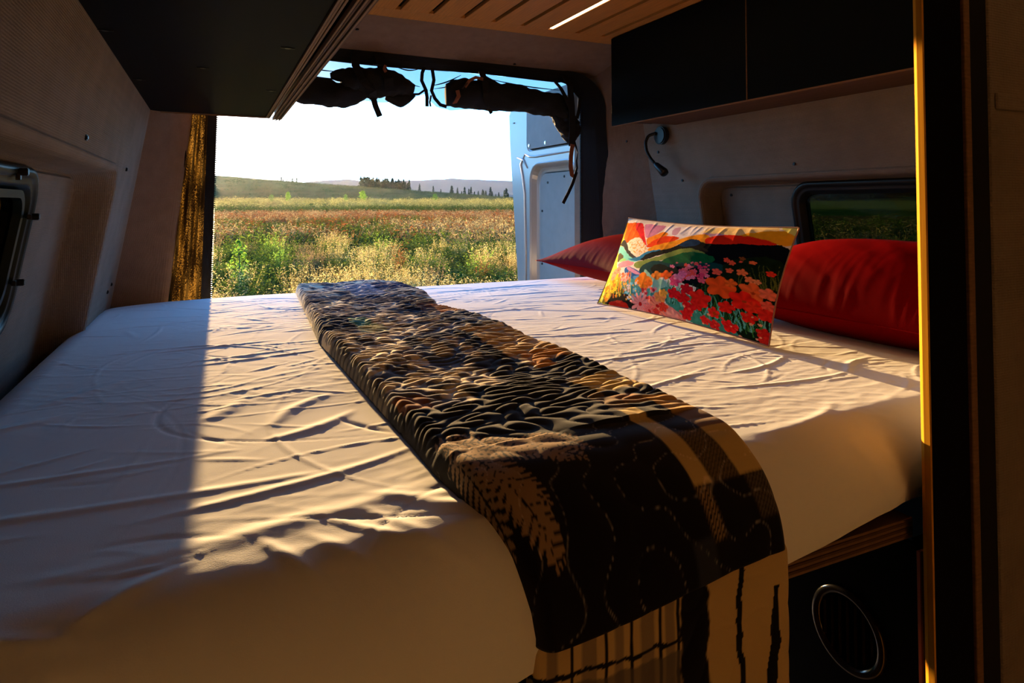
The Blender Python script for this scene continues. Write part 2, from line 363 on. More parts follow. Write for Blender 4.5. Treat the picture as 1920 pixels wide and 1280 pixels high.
MB().cyl((1.398, 1.985, .235), .005, .006, 'X', 12, b=.001).build('button', M['blackplastic'], wrr)
# body skin closing the gaps beside the opening
b = MB().box(-.55, -.11, 2.185, 2.21, -1.31, .62); b.box(1.31, 1.75, 2.185, 2.21, -1.31, .62); b.box(-.55, 1.75, 2.185, 2.22, .50, .64)
b.build('trim_3', M['whitepaint'], kind='structure', label='painted body edge around the rear opening')
MB().box(-.12, 1.32, 2.12, 2.25, -1.34, -1.262, .01).build('trim_4', M['rubber'], kind='structure', label='black rear door sill')

# ceiling: bamboo board with routed slots
zc = .576; xs0, pitch, sw = .49-.1025*3, .1025, .0165
ceil = thing('ceiling', 'slatted bamboo ceiling boards with dark slots between them', 'ceiling', (.7, .5, zc)); ceil['kind'] = 'structure'
del ceil['category']
nsl = 12; x = xs0
MB().box(.0, 1.42, 1.852, 1.935, zc, zc+.012, .0015).build('end_board', M['bamboo'], ceil)
prev = .0; board = None
for k in range(nsl):
    xl = xs0-.0+k*pitch
    if xl > 1.40: break
    MB().box(prev, xl-sw/2, -1.6, 1.852, zc, zc+.012, .0012).build('board', M['bamboo'], ceil); prev = xl+sw/2
MB().box(prev, 1.42, -1.6, 1.852, zc, zc+.012, .0012).build('board', M['bamboo'], ceil)
MB().box(-.2, 1.5, -1.7, 1.93, zc+.016, zc+.022).build('backing', M['blackplastic'], ceil)
xled = xs0+8*pitch
led = thing('ceiling_light', 'thin glowing warm light strip set in a ceiling slot', 'light', (xled, .9, zc))
MB().box(xled-.0058, xled+.0058, -.6, 1.842, zc+.0005, zc+.006).build('diffuser', M['led'], led, label='glowing strip')
MB().box(xled-.0063, xled+.0063, -.61, 1.852, zc+.0062, zc+.011).build('channel', M['blackplastic'], led)

# ================================================================ outside land
def ground_z(x, y):
    r = np.hypot(x, y); a = np.arctan2(x, y)
    z = -1.92 + sstep(125, 230, r)*3.0
    z = z + .05*pn(x*.35, y*.35, 3)*(r > 4)
    crest = 15.5*(1-np.clip((a-0.0)/.48, 0, 1)) + 2.2
    crest = np.where(a > .48, 2.2+9*sstep(.8, 1.2, a), crest); crest = np.where(a < 0, 17.7, crest)
    z = z + (crest)*sstep(235, 470, r)
    return z
rad = np.concatenate([np.linspace(2.4, 30, 40), np.geomspace(31, 520, 90), np.geomspace(560, 4200, 14)])
th = np.linspace(-PI, PI, 361)
RR, TT = np.meshgrid(rad, th, indexing='ij'); GX = RR*np.sin(TT); GY = RR*np.cos(TT); GZ = ground_z(GX, GY)
GZ = np.where(RR > 540, GZ-(RR-540)*.02, GZ)
M['ground'] = mat('field_ground', vcol=True, rough=1, spec=0, noise=(3.5, .45, (1,1,1)), bump=(9, .7, .12, (1,1,1)))
def gcol(x, y):
    r = np.hypot(x, y); n = fbm(x*.06, y*.06, 4, 11); n2 = fbm(x*.4, y*.4, 3, 21)
    c = np.zeros(x.shape+(3,)); 
    def put(w, col):
        nonlocal c; w = w[..., None]; c = c*(1-w)+np.array(col)*w
    put(np.ones_like(r), (.035, .036, .010))
    put(sstep(35, 60, r+n*20), (.13, .070, .022))
    put(sstep(112, 125, r+n*8), (.05, .085, .018))
    put(sstep(150, 172, r+n*10), (.26, .21, .045))
    put(sstep(215, 245, r), (.11, .10, .032))
    put(sstep(425, 470, r)*(np.arctan2(x, y) > .3), (.09, .16, .07))
    return c*(1+.3*n2[..., None])
mesh('ground', np.stack([GX, GY, GZ], -1), gridF(len(rad), len(th)), M['ground'], kind='structure', col=gcol(GX, GY).reshape(-1, 3))
# patch below the van
MB().add([(2.6*math.sin(a), 2.6*math.cos(a), -1.935) for a in np.linspace(0, 2*PI, 24, endpoint=False)], [tuple(range(24))]).build('ground_patch', M['ground'], kind='structure')

# distant wooded hills
M['hill'] = mat('distant_hill_woods', (.12,.12,.10), 1, spec=0, noise=(.004, .3, (1,1,1)))
def hills(name, dist, prof, a0, a1, m, n=160, depth=500, rough=4):
    A = np.linspace(a0, a1, n); top = np.interp(A, [p[0] for p in prof], [p[1] for p in prof])*dist + pn(A*90, A*0+.5, 5)*rough + pn(A*500, A*0+.5, 6)*rough*.3
    rows = []
    for k, t in enumerate([0, .25, .5, .75, 1, 1.3]):
        d = dist-depth*(1-min(t, 1))+(200 if t > 1 else 0); z = -30+(top+30)*math.sin(min(t, 1)*PI/2)*(1 if t <= 1 else .3)
        rows.append(np.stack([d*np.sin(A), d*np.cos(A), z], 1))
    mesh(name, np.concatenate(rows), gridF(6, n), m, kind='structure', smooth=True)
hills('hills', 2600, [(-.6,.030),(.08,.027),(.13,.034),(.18,.038),(.22,.033),(.30,.038),(.36,.0395),(.43,.037),(.6,.034),(.9,.022),(1.2,.016)], -.7, 1.4, M['hill'])
hills('hill_crest', 900, [(-.6,.030),(-.02,.037),(.02,.0355),(.045,.034),(.08,.028),(.2,.02),(.5,.014)], -.7, .6, M['hill'], depth=150, rough=1.2)
# thin evening haze over the far land
hz = bpy.data.materials.new('haze'); hz.use_nodes = True; hn = hz.node_tree.nodes; hn.remove(hn['Principled BSDF'])
vsn = hn.new('ShaderNodeVolumeScatter'); vsn.inputs['Density'].default_value = .00008; vsn.inputs['Anisotropy'].default_value = .1; vsn.inputs[0].default_value = (.85,.92,1,1)
hz.node_tree.links.new(vsn.outputs[0], hn['Material Output'].inputs['Volume'])
MB().box(-900, 2600, 560, 2050, -60, 75).build('haze', hz, kind='stuff', label='thin evening haze over the far hills', cat='haze')
hz2 = hz.copy(); hz2.name = 'sunlit_haze'
for n_ in hz2.node_tree.nodes:
    if n_.type == 'VOLUME_SCATTER': n_.inputs['Density'].default_value = .00002; n_.inputs['Anisotropy'].default_value = .8
MB().box(-260, 420, 24, 540, -6, 46).build('haze', hz2, kind='stuff', label='faint golden haze over the field towards the sun', cat='haze')

# vegetation -------------------------------------------------------------
def tmpl_blades(n, h, spread, width, lean, col, col2, head=None, seed=0):
    """stems as thin triangles with optional seed heads of small quads"""
    r = np.random.default_rng(seed); V = []; Fc = []; Cc = []
    for i in range(n):
        a = r.random()*2*PI; d = spread*math.sqrt(r.random()); bx, by = d*math.cos(a), d*math.sin(a)
        hh = h*(.55+.45*r.random()); la = r.random()*2*PI; tx, ty = bx*(1+.9)+lean*hh*math.cos(la)*r.random(), by*(1+.9)+lean*hh*math.sin(la)*r.random()
        wa = r.random()*PI; wx, wy = math.cos(wa)*width, math.sin(wa)*width; k = len(V)
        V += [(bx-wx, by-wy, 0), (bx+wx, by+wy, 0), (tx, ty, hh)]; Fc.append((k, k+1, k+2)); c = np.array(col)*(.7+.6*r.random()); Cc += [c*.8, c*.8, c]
        if head:
            hn_, hs, zf = head
            for q in range(hn_):
                t = zf+(1-zf)*r.random(); px, py, pz = bx+(tx-bx)*t, by+(ty-by)*t, hh*t; s = hs*(.5+r.random())
                o1 = r.normal(size=3)*s*.8; px += o1[0]; py += o1[1]; pz += o1[2]*.6
                u = r.normal(size=3); u /= np.linalg.norm(u); v = np.cross(u, r.normal(size=3)); v /= np.linalg.norm(v)
                k = len(V); P = np.array((px, py, pz)); V += [tuple(P-u*s), tuple(P+v*s*.6), tuple(P+u*s)]; Fc.append((k, k+1, k+2)); c = np.array(col2)*(.6+.8*r.random()); Cc += [c, c, c]
    return np.array(V), np.array(Fc), np.array(Cc)
GOLD = [(.32,.24,.065), (.66,.52,.17)]; GREEN = [(.07,.10,.012), (.11,.16,.02)]; REDB = [(.13,.055,.020), (.20,.07,.020)]; TAN = [(.24,.165,.07), (.34,.24,.10)]; YEL = [(.28,.25,.07), (.38,.34,.10)]; BRIGHT = [(.16,.26,.03), (.26,.42,.05)]; DKG = [(.040,.060,.010), (.06,.09,.014)]
def near(c, s, hd, n=70, h=1., sp=.24, w=.004, lean=.35): return [tmpl_blades(n, h, sp, w, lean, c[0], c[1], hd, s+k) for k in range(3)]
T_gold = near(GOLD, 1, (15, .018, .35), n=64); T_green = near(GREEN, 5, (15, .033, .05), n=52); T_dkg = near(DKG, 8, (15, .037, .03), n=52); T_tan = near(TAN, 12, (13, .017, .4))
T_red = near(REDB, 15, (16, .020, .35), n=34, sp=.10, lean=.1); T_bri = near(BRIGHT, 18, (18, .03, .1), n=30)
def far(c, s, w=.018, n=12, hd=(5, .06, .35)): return [tmpl_blades(n, 1, .4, w, .35, c[0], c[1], hd, s+k) for k in range(3)]
F_hill = far([(.045,.065,.012), (.06,.085,.02)], 50, n=6, hd=(4, .09, .2))
F_gold, F_green, F_red, F_tan, F_yel, F_dkg = far([(.20,.15,.06), (.34,.26,.10)], 30), far(GREEN, 33), far(REDB, 36), far(TAN, 39), far(YEL, 42), far(DKG, 45)
M['veg'] = mat('weeds', vcol=True, rough=.8, spec=.1, trans=.5)
def scatter(name, items, label, cat='weeds'):
    """items: (template, x, y, scale_xy, scale_z)"""
    Vs, Fs, Cs = [], [], []; b = 0
    for t, x, y, s, sz in items:
        a = random.random()*2*PI; c, q = math.cos(a), math.sin(a); V = t[0]
        Vs.append(np.stack([(V[:,0]*c-V[:,1]*q)*s+x, (V[:,0]*q+V[:,1]*c)*s+y, V[:,2]*sz], 1)); Fs.append(t[1]+b); b += len(V)
        Cs.append(t[2]*(.8+.4*random.random()))
    V = np.concatenate(Vs); idx = np.repeat(np.arange(len(items)), [len(i[0][0]) for i in items])
    gx = np.array([i[1] for i in items]); gy = np.array([i[2] for i in items]); gz = ground_z(gx, gy)-.02
    V[:, 2] += gz[idx]
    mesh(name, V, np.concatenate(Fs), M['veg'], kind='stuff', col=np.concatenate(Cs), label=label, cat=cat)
def ring_pts(r0, r1, dens, a0=-.22, a1=1.12, clear=True):
    n = int(.5*(a1-a0)*(r1*r1-r0*r0)*dens); out = []
    for _ in range(n):
        r = math.sqrt(r0*r0+random.random()*(r1*r1-r0*r0)); a = a0+random.random()*(a1-a0); out.append((r*math.sin(a), r*math.cos(a), r, a))
    return out
gold, green, red, tan, fgold, fgreen, fred, ftan, fyel = [[] for _ in range(9)]
for x, y, r, a in ring_pts(6.3, 11.5, 3.0):
    n = float(pn(np.array(x*.5), np.array(y*.5), 61)); 
    if n > .18 and r > 8.5: green.append((random.choice(T_dkg), x, y, .9, .45+.2*random.random()))
    else: (gold if n < .05 else tan).append((random.choice(T_gold if n < .05 else T_tan), x, y, .8+.5*random.random(), .62+.34*random.random()))
for x, y, r, a in ring_pts(6.0, 11.5, 1.1): green.append((random.choice(T_dkg), x, y, 1.1, .40+.15*random.random()))
for x, y, r, a in ring_pts(11.5, 27, 1.35):
    n = float(pn(np.array(x*.28), np.array(y*.28), 62)); q = random.random()
    if n+.25*(q-.5) < -.15: gold.append((random.choice(T_gold), x, y, .9, .55+.45*random.random()))
    elif q < .05: red.append((random.choice(T_red), x, y, 1, .8+.3*random.random()))
    elif q < .08: green.append((random.choice(T_bri), x, y, .7, .8+.4*random.random()))
    elif q < .2: tan.append((random.choice(T_tan), x, y, .9, .7+.3*random.random()))
    else: green.append((random.choice(T_dkg if q < .65 else T_green), x, y, 1.2, .45+.3*random.random()))
for x, y, r, a in ring_pts(27, 75, .55, -.15, .75):
    n = float(fbm(np.array(x*.09), np.array(y*.09), 3, 63)); q = random.random(); red_w = (r-30)/45
    if q < .08+.36*red_w: fred.append((random.choice(F_red), x, y, 1.2, .8+.35*random.random()))
    elif n < -.10+.1*(q-.5): fgold.append((random.choice(F_gold), x, y, 1.4, .7+.4*random.random()))
    elif n < -.02: ftan.append((random.choice(F_tan), x, y, 1.4, .7+.3*random.random()))
    else: fgreen.append((random.choice(F_green if q < .5 else F_dkg), x, y, 1.6, .6+.4*random.random()))
for x, y, r, a in ring_pts(27, 75, .16, .75, 1.12): fgreen.append((random.choice(F_green+F_dkg+F_tan), x, y, 2.2, .8+.5*random.random()))
for x, y, r, a in ring_pts(75, 128, .22, -.1, .72):
    q = random.random(); n = float(fbm(np.array(x*.05), np.array(y*.05), 3, 64))
    (fred if q < .45 else ftan if q < .85+n else fgold).append((random.choice(F_red if q < .45 else F_tan), x, y, 2.0, .8+.4*random.random()))
for x, y, r, a in ring_pts(122, 162, .16, -.1, .72): fgreen.append((random.choice(F_dkg), x, y, 3.4, .9+.9*random.random()))
fhill = []
for x, y, r, a in ring_pts(232, 500, .028, -.08, .52): fhill.append((random.choice(F_hill), x, y, 5.0, .5+.5*random.random()))
for x, y, r, a in ring_pts(152, 218, .09, -.1, .72): fyel.append((random.choice(F_yel), x, y, 3.2, 1.0+.9*random.random()))
scatter('golden_weeds', gold, 'golden dry seed-head weeds close behind the van and across the field')
scatter('tan_weeds', tan, 'tan feathery dry weeds near the van mixed with the golden ones')
scatter('green_weeds', green, 'dark green leafy weeds growing low between the dry clumps')
scatter('rusty_dock_weeds', red, 'rust red upright dock spikes scattered among the near green weeds')
scatter('distant_golden_weeds', fgold, 'small golden tufts in the middle of the field')
scatter('distant_green_weeds', fgreen, 'green tufts and low scrub in the middle and far field')
scatter('distant_red_weeds', fred, 'reddish brown band of weeds across the far field')
scatter('distant_tan_weeds', ftan, 'pale tan grasses in the far field')
scatter('hillside_crop', fhill, 'dark green crop covering the gentle slope on the horizon', 'crop')
scatter('yellow_grass', fyel, 'yellow grass strip below the dark green slope', 'grass')
# single saplings, each its own plant
def sapling(x, y, h, wd, cols, label, seed, dense=420, cone=False, group=None, name='young_tree', leaf=.10, cat='tree'):
    r = np.random.default_rng(seed); z0 = float(ground_z(np.array(float(x)), np.array(float(y))))-.03
    t = thing(name, label, cat, (x, y, z0), group)
    b = MB(); b.tube([(x, y, z0), (x+.02*h, y, z0+h*.4), (x, y, z0+h*.85)], [h*.022, h*.016, h*.004], 6)
    for k in range(6):
        a = r.random()*6.28; zz = z0+h*(.25+.1*k); b.tube([(x, y, zz), (x+math.cos(a)*wd*.6, y+math.sin(a)*wd*.6, zz+h*.12)], [h*.008, h*.002], 4)
    b.build('trunk', M['bark'], t)
    V, Fc, Cc = [], [], []
    for i in range(dense):
        f = r.random()
        if cone: zz = h*(.08+.92*f); rr = wd*(1-f)**.85*(.35+.65*math.sqrt(r.random()))
        else: zz = h*(.15+.85*f); rr = wd*math.sin(PI*min(1, .12+.85*f))**.7*math.sqrt(r.random())*(.75+.25*math.sin(5*f*PI+i % 3))
        a = r.random()*6.28; P = np.array([x+rr*math.cos(a), y+rr*math.sin(a), z0+zz]); s = leaf*h*(.6+.8*r.random())
        u = r.normal(size=3); u /= np.linalg.norm(u); v = np.cross(u, r.normal(size=3)); v /= np.linalg.norm(v)
        k = len(V); V += [P-u*s*.5, P+v*s*.32, P+u*s*.5, P-v*s*.32]; Fc.append((k, k+1, k+2, k+3)); c = np.array(cols[i % len(cols)])*(.6+.7*r.random()); Cc += [c]*4
    mesh('foliage', np.array(V), np.array(Fc), M['veg'], t, col=np.array(Cc)); return t
def pol(a_tan, r): a = math.atan(a_tan); return r*math.sin(a), r*math.cos(a)
x, y = pol(.211, 205); sapling(x, y, 3.6, 1.5, [(.30,.48,.05), (.20,.36,.04)], 'bright green round young tree at the middle of the yellow strip', 101)
x, y = pol(.101, 205); sapling(x, y, 3.2, 1.0, [(.28,.44,.05), (.20,.36,.04)], 'bright green narrow young tree, second from the left door edge', 102)
x, y = pol(.078, 200); sapling(x, y, 2.4, 1.2, [(.10,.20,.04), (.2,.3,.05)], 'dull green young tree nearest the mesh curtain', 103, dense=260)
x, y = pol(.185, 200); sapling(x, y, 2.6, .9, [(.20,.32,.05)], 'thin green young tree just left of the bright round one', 104, dense=200)
x, y = pol(.328, 200); sapling(x, y, 2.8, 1.3, [(.16,.30,.04), (.1,.2,.03)], 'green young tree nearest the open white door', 105, dense=260)
x, y = pol(.134, 140); sapling(x, y, 2.0, 1.8, [(.04,.08,.02)], 'dark green low shrub in the green strip, left one of two', 106, dense=300, name='shrub', cat='shrub')
x, y = pol(.155, 142); sapling(x, y, 1.9, 2.2, [(.04,.08,.02)], 'dark green low shrub in the green strip, right one of two', 107, dense=300, name='shrub', cat='shrub')
x, y = pol(.035, 15.5); sapling(x, y, 1.15, .28, [(.18,.34,.04), (.26,.42,.05)], 'bright green leafy sapling in the near field', 108, dense=260, leaf=.07, cat='plant', name='leafy_weed')
# conifers on the skyline
proto = [sapling(*pol(.215+.004*k, 620), 17, 3.6, [(.022,.040,.022)], 'dark conifer in the dense clump on the skyline', 120+k, dense=170, cone=True, group='conifers of the dense skyline clump', name='conifer', leaf=.13) for k in range(4)]
def put_tree(p, a_tan, r, s, label, group, base):
    t = copy_tree(p); x, y = pol(a_tan, r); t.location = (x, y, base+EYE); t.scale = (s*random.uniform(.8, 1.2), s*random.uniform(.8, 1.2), s); t.rotation_euler = (0, 0, random.random()*6.28)
    t['label'] = label; t['group'] = group; return t
def crest_z(a_tan, r): x, y = pol(a_tan, r); return float(ground_z(np.array(x), np.array(y)))-.5
for k, p in enumerate(proto): p.location.z = crest_z(.215+.004*k, 505)+EYE; x, y = pol(.215+.006*k, 505); p.location.x = x; p.location.y = y; p.scale = (.62, .62, .55)
for k in range(44):
    a = .206+.080*(k+random.random())/44; put_tree(random.choice(proto), a, 500+random.random()*20, random.uniform(.38, .58), 'dark conifer in the dense clump on the skyline', 'conifers of the dense skyline clump', crest_z(a, 500)+.5)
for a, s in ((.302,.42),(.325,.36),(.338,.25)): put_tree(random.choice(proto), a, 505, s, 'lone small conifer between the dense clump and the open door', 'small conifers between clump and door', crest_z(a, 505))
for k in range(22):
    a = .352+.11*(k+random.random())/22; put_tree(random.choice(proto), a, 505+random.random()*15, random.uniform(.2, .55), 'small conifer in the loose row beside the open white door', 'conifers in the loose row by the door', crest_z(a, 505)-1)
for k in range(7):
    a = .083+.030*(k+random.random())/7; put_tree(random.choice(proto), a, 505, random.uniform(.22, .36), 'tiny hazy conifer on the crest left of the middle', 'tiny conifers on the left crest', crest_z(a, 505)-.5)
for k in range(26):
    a = 1.1+.55*(k+random.random())/26; put_tree(random.choice(proto), a, 300+random.random()*60, random.uniform(.5, .9), 'dark tree seen through the smoked right window', 'trees seen through the right window', crest_z(a, 330)-1)
# ================================================================ furniture
# overhead cabinet, left
t = thing('overhead_cabinet', 'black overhead cabinet on the left wall, seen from below, plywood edges', 'cabinet', (0, 1.0, .26))
MB().box(-.19, .140, -.9, 2.052, .262, .560, .001).build('body', M['navylam'], t)
MB().box(-.165, .152, 2.0525, 2.0545, .258, .56).build('rear_edge', M['ply'], t, label='thin pale plywood edge')
for k in range(3): # stacked plies of the bottom board's front edge
    MB().box(.141+k*.0045, .1447+k*.0045, -.9, 2.054, .2585+.0012*(k % 2), .275, .0006).build('ply_layer', M['ply'], t)
MB().box(.1545, .1590, -.9, 2.050, .268, .30).build('shadow_gap', M['plydark'], t)
for y0, y1 in ((-.6, .36), (.364, 1.421), (1.425, 2.056)):
    d = MB().box(.1655, .1845, y0, y1, .2585, .555, .001).build('door', M['navylam'], t)
    for k in range(6):
        MB().box(.1600+k*.0046, .1634+k*.0046, y0, y1, .2525+.0022*(k % 2)+(.001 if k in (0, 5) else 0), .2600+.003, .0007).build('ply_layer', M['ply'] if k % 2 == 0 else M['plydark'], d)
for x, y in ((-.15, 1.127), (.111, 1.127), (.119, 1.567), (-.142, 1.543), (-.02, 1.36)):
    q = MB().cyl((x, y, .2614), .0052, .0016, 'Z', 12); q.box(x-.011, x+.011, y-.0013, y+.0013, .2608, .262); q.build('screw_cover', M['blackplastic'], t)

# overhead cabinet, right
t = thing('overhead_cabinet', 'black overhead cabinet on the right wall above the reading lamp', 'cabinet', (1.33, 1.0, .26))
MB().box(1.262, 1.43, -.4, 1.850, .285, .574, .001).build('body', M['blacklam'], t)
MB().box(1.262, 1.44, -.4, 1.72, .2672, .2845, .001).build('bottom_board', M['plydark'], t, label='dark brown bottom board')
for y0, y1 in ((-.3, .30), (.303, 1.2345), (1.2375, 1.856)):
    d = MB().box(1.2445, 1.2595, y0, y1, .269, .572, .0008).build('door', M['navylam'], t)
    e = MB().box(1.2440, 1.2600, y0, y1, .2678, .2690, .0003); e.box(1.2440, 1.2600, y0-.0002, y0+.0008, .2678, .572)
    e.build('edge_band', M['ply'], d, label='thin orange plywood edge')
# galley end panel on the right
t = thing('end_panel', 'tall black laminate end panel with a gold-lit plywood edge on the right', 'panel', (.83, .49, -1.27))
b = MB()
P = [(.7608, .478), (.833, .478), (.833, .4945), (.7700, .4945), (.7660, .4928), (.7630, .4900), (.7608, .4870)]
b.add([(x, y, z) for z in (-1.27, .57) for x, y in P], [tuple(range(7)), tuple(range(7, 14))[::-1]]+[(k, (k+1) % 7, 7+(k+1) % 7, 7+k) for k in range(7)])
b.build('board', M['blacklam'], t)
b = MB()
P = [(.7605, .4775), (.7692, .4944), (.7668, .4940), (.7628, .4908), (.7580, .4850), (.7572, .4775)]
b.add([(x, y, z) for z in (-1.27, .57) for x, y in P], [tuple(range(6)), tuple(range(6, 12))[::-1]]+[(k, (k+1) % 6, 6+(k+1) % 6, 6+k) for k in range(6)])
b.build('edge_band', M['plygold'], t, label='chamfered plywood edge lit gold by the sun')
MB().box(.8335, .8455, .474, .4945, -1.27, .57, .0015).build('edge_strip', M['ply'], t, label='brown plywood edge')
MB().box(.8460, .8830, .476, .4945, -1.27, .57, .001).build('channel', M['rubber'], t, label='black recessed channel')
b = MB().box(.8835, 1.40, .474, .486, -1.27, .57, .003); b.box(.893, 1.40, .4705, .475, .120, .141, .002)
b.build('partition', M['wallcloth'], kind='thing', label='dim beige cloth covered partition at the far right edge', cat='partition')

# bed platform and the black locker under it
t = thing('bed_platform', 'plywood bed platform board under the mattress', 'bed', (.6, 1.3, -.42))
for k in range(7):
    MB().box(-.28, .775, .512-(.0008 if k % 2 else 0), .60, -.4030+k*.0034, -.4030+k*.0034+.0032, .0005).build('ply_layer', M['ply'] if k % 2 == 0 else M['plydark'], t)
MB().box(-.26, 1.42, .602, 2.02, -.4030, -.3835, .001).build('board', M['ply'], t)
MB().box(-.26, -.235, .62, 2.0, -1.268, -.404).build('leg', M['blacklam'], t); MB().box(1.37, 1.395, .62, 2.0, -1.268, -.404).build('leg', M['blacklam'], t)
t = thing('storage_locker', 'black flat-fronted locker under the bed below the white sheet', 'cabinet', (.1, .57, -1.27))
MB().box(-.24, .50, .560, .572, -1.262, -.406, .002).build('front_panel', M['blacklam'], t)
MB().box(-.236, .496, .573, .90, -1.266, -.41).build('body', M['plydark'], t)
t = thing('under_bed_locker', 'black locker under the bed with a round louvred vent', 'cabinet', (1.0, .8, -1.27))
b = MB()
Hc = (.622, -.585); nH = 40; rH = .0505
hole = [(Hc[0]+rH*math.cos(2*PI*k/nH), Hc[1]+rH*math.sin(2*PI*k/nH)) for k in range(nH)]
P_, T_ = tess([(.524, -1.268), (1.35, -1.268), (1.35, -.4255), (.524, -.4255)], hole)
for X_ in (.800, .808): b.add([(X_, y, z) for y, z in P_], T_)
b.build('side_panel', M['blacklam'], t)
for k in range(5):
    MB().box(.7995+k*.0031, .8024+k*.0031, .5195-.0004*(k % 2), .5238, -1.268, -.4255-.005, .0003).build('ply_layer', M['plybounce'] if k % 2 == 0 else M['ply'], t, label='plywood edge coloured as if lit red by sun bounce' if k == 0 else None)
MB().box(.816, 1.36, .53, .54, -1.268, -.4255).build('front_panel', M['blacklam'], t)
MB().box(.80, .8012, .700, .745, -.52, -.4256).build('label_plate', M['blackplastic'], t)
v = thing('air_vent', 'round glossy black air vent with slanted louvres on the locker under the bed', 'vent', (.797, Hc[0], Hc[1]-.055))
b = MB(); rprof = [(.0565, .8005), (.0565, .7975), (.054, .7945), (.050, .7935), (.0455, .7955), (.0435, .8000), (.0435, .812)]
b.add([(x, Hc[0]+r*math.cos(2*PI*k/48), Hc[1]+r*math.sin(2*PI*k/48)) for r, x in rprof for k in range(48)],
      [(i*48+k, i*48+(k+1) % 48, (i+1)*48+(k+1) % 48, (i+1)*48+k) for i in range(len(rprof)-1) for k in range(48)])
M['glossblack'] = mat('gloss_black_plastic', (.012,.010,.009), .16, spec=.5)
b.build('rim', M['glossblack'], v, smooth=True)
for k in range(7):
    y = Hc[0]-.036+k*.012; hh = math.sqrt(max(.0435**2-(y-Hc[0])**2, 1e-6))-.001
    q = MB(); q.add([(.7985, y-.0030, Hc[1]-hh), (.7965, y, Hc[1]-hh), (.8060, y+.0052, Hc[1]-hh), (.8070, y+.0035, Hc[1]-hh), (.7985, y-.0030, Hc[1]+hh), (.7965, y, Hc[1]+hh), (.8060, y+.0052, Hc[1]+hh), (.8070, y+.0035, Hc[1]+hh)],
                   [(0, 1, 2, 3), (7, 6, 5, 4), (0, 4, 5, 1), (1, 5, 6, 2), (2, 6, 7, 3), (3, 7, 4, 0)])
    q.build('louvre', M['glossblack'], v)
MB().cyl((.812, Hc[0], Hc[1]), .044, .001, 'X', 32).build('back', M['rubber'], v)

# reading lamp
t = thing('reading_lamp', 'small black gooseneck reading lamp on the right wall', 'lamp', (1.39, 1.76, .1))
q = MB(); q.cyl((1.394, 1.776, .236), .031, .022, 'X', 28, b=.004); q.build('base', M['blackplastic'], t, smooth=False)
pts = [(1.382, 1.79, .245), (1.366, 1.812, .238), (1.358, 1.818, .215), (1.358, 1.812, .185), (1.362, 1.796, .158), (1.366, 1.772, .136)]
sp = []
for i in range(len(pts)-1):
    for k in range(6): sp.append(Vector(pts[i]).lerp(Vector(pts[i+1]), k/6))
for _ in range(3): sp = [sp[0]]+[(sp[i-1]+sp[i]*2+sp[i+1])/4 for i in range(1, len(sp)-1)]+[sp[-1]]
MB().tube(sp, [.0052+.0006*(i % 2) for i in range(len(sp))], 10).build('gooseneck', M['blackplastic'], t, smooth=True)
MB().tube([(1.365, 1.776, .139), (1.367, 1.768, .133), (1.368, 1.753, .122), (1.370, 1.734, .108), (1.371, 1.728, .102)], [.0065, .0105, .0125, .0155, .013], 16).build('head', M['blackplastic'], t, smooth=True)

# ================================================================ mattress with fitted sheet
YF, YR, ZT, ZB, RF = .485, 2.088, -.27, -.3815, .085
def bed_path():
    """profile front-bottom -> top -> rear-bottom, returns points, normals, arc length"""
    P = []; Nn = []
    for z in np.arange(ZB, ZT-RF, .004): P.append((YF+.010*((ZT-RF-z)/.04)**2*.4, z)); Nn.append((-1, 0))
    for a in np.linspace(0, PI/2, 38): P.append((YF+RF-RF*math.cos(a), ZT-RF+RF*math.sin(a))); Nn.append((-math.cos(a), math.sin(a)))
    r2 = .035
    for y in np.arange(YF+RF+.0034, YR-r2, .0034): P.append((y, ZT)); Nn.append((0, 1))
    for a in np.linspace(0, PI/2, 14): P.append((YR-r2+r2*math.sin(a), ZT-r2+r2*math.cos(a))); Nn.append((math.sin(a), math.cos(a)))
    for z in np.arange(ZT-r2-.004, ZB, -.008): P.append((YR, z)); Nn.append((1, 0))
    P = np.array(P); Nn = np.array(Nn); s = np.concatenate([[0], np.cumsum(np.hypot(*np.diff(P, axis=0).T))]); return P, Nn, s
BP, BN, BS = bed_path()
s_top = float(np.interp(YF+RF, BP[:60, 0], BS[:60]))      # arc length where the flat top starts
X0, X1 = -.302, 1.485
xs = np.linspace(X0, X1, 530)
XX, SS = np.meshgrid(xs, BS, indexing='ij'); SY = SS-s_top+YF+RF   # SY == y on the flat top, unrolled in front of it
H = np.zeros_like(XX)
# broad sag and puckers
H += .0010*fbm(XX*2.2+3, SY*2.6, 3, 41)*sstep(.5, .7, SY)
warp = .10*fbm(XX*1.8, SY*1.8, 2, 42)
def ridges(fx, fy, seed, ang, k=2.2):
    c, s_ = math.cos(ang), math.sin(ang); u = XX*c+SY*s_+warp; v = -XX*s_+SY*c+warp
    n = 1-np.abs(pn(u*fx, v*fy, seed))*k; return np.clip(n, 0, 1)**3
area = sstep(-.1, .35, fbm(XX*1.6, SY*1.7, 2, 50)+.18)
H += .00018*ridges(3.0, 22, 43, .12)*area + .0003*ridges(8, 30, 44, -.45)*area + .00035*ridges(5, 14, 45, .6)*sstep(.0, .4, fbm(XX*1.5, SY*1.5, 2, 51)+.15)
H += .00020*fbm(XX*38, SY*60, 3, 46)*area
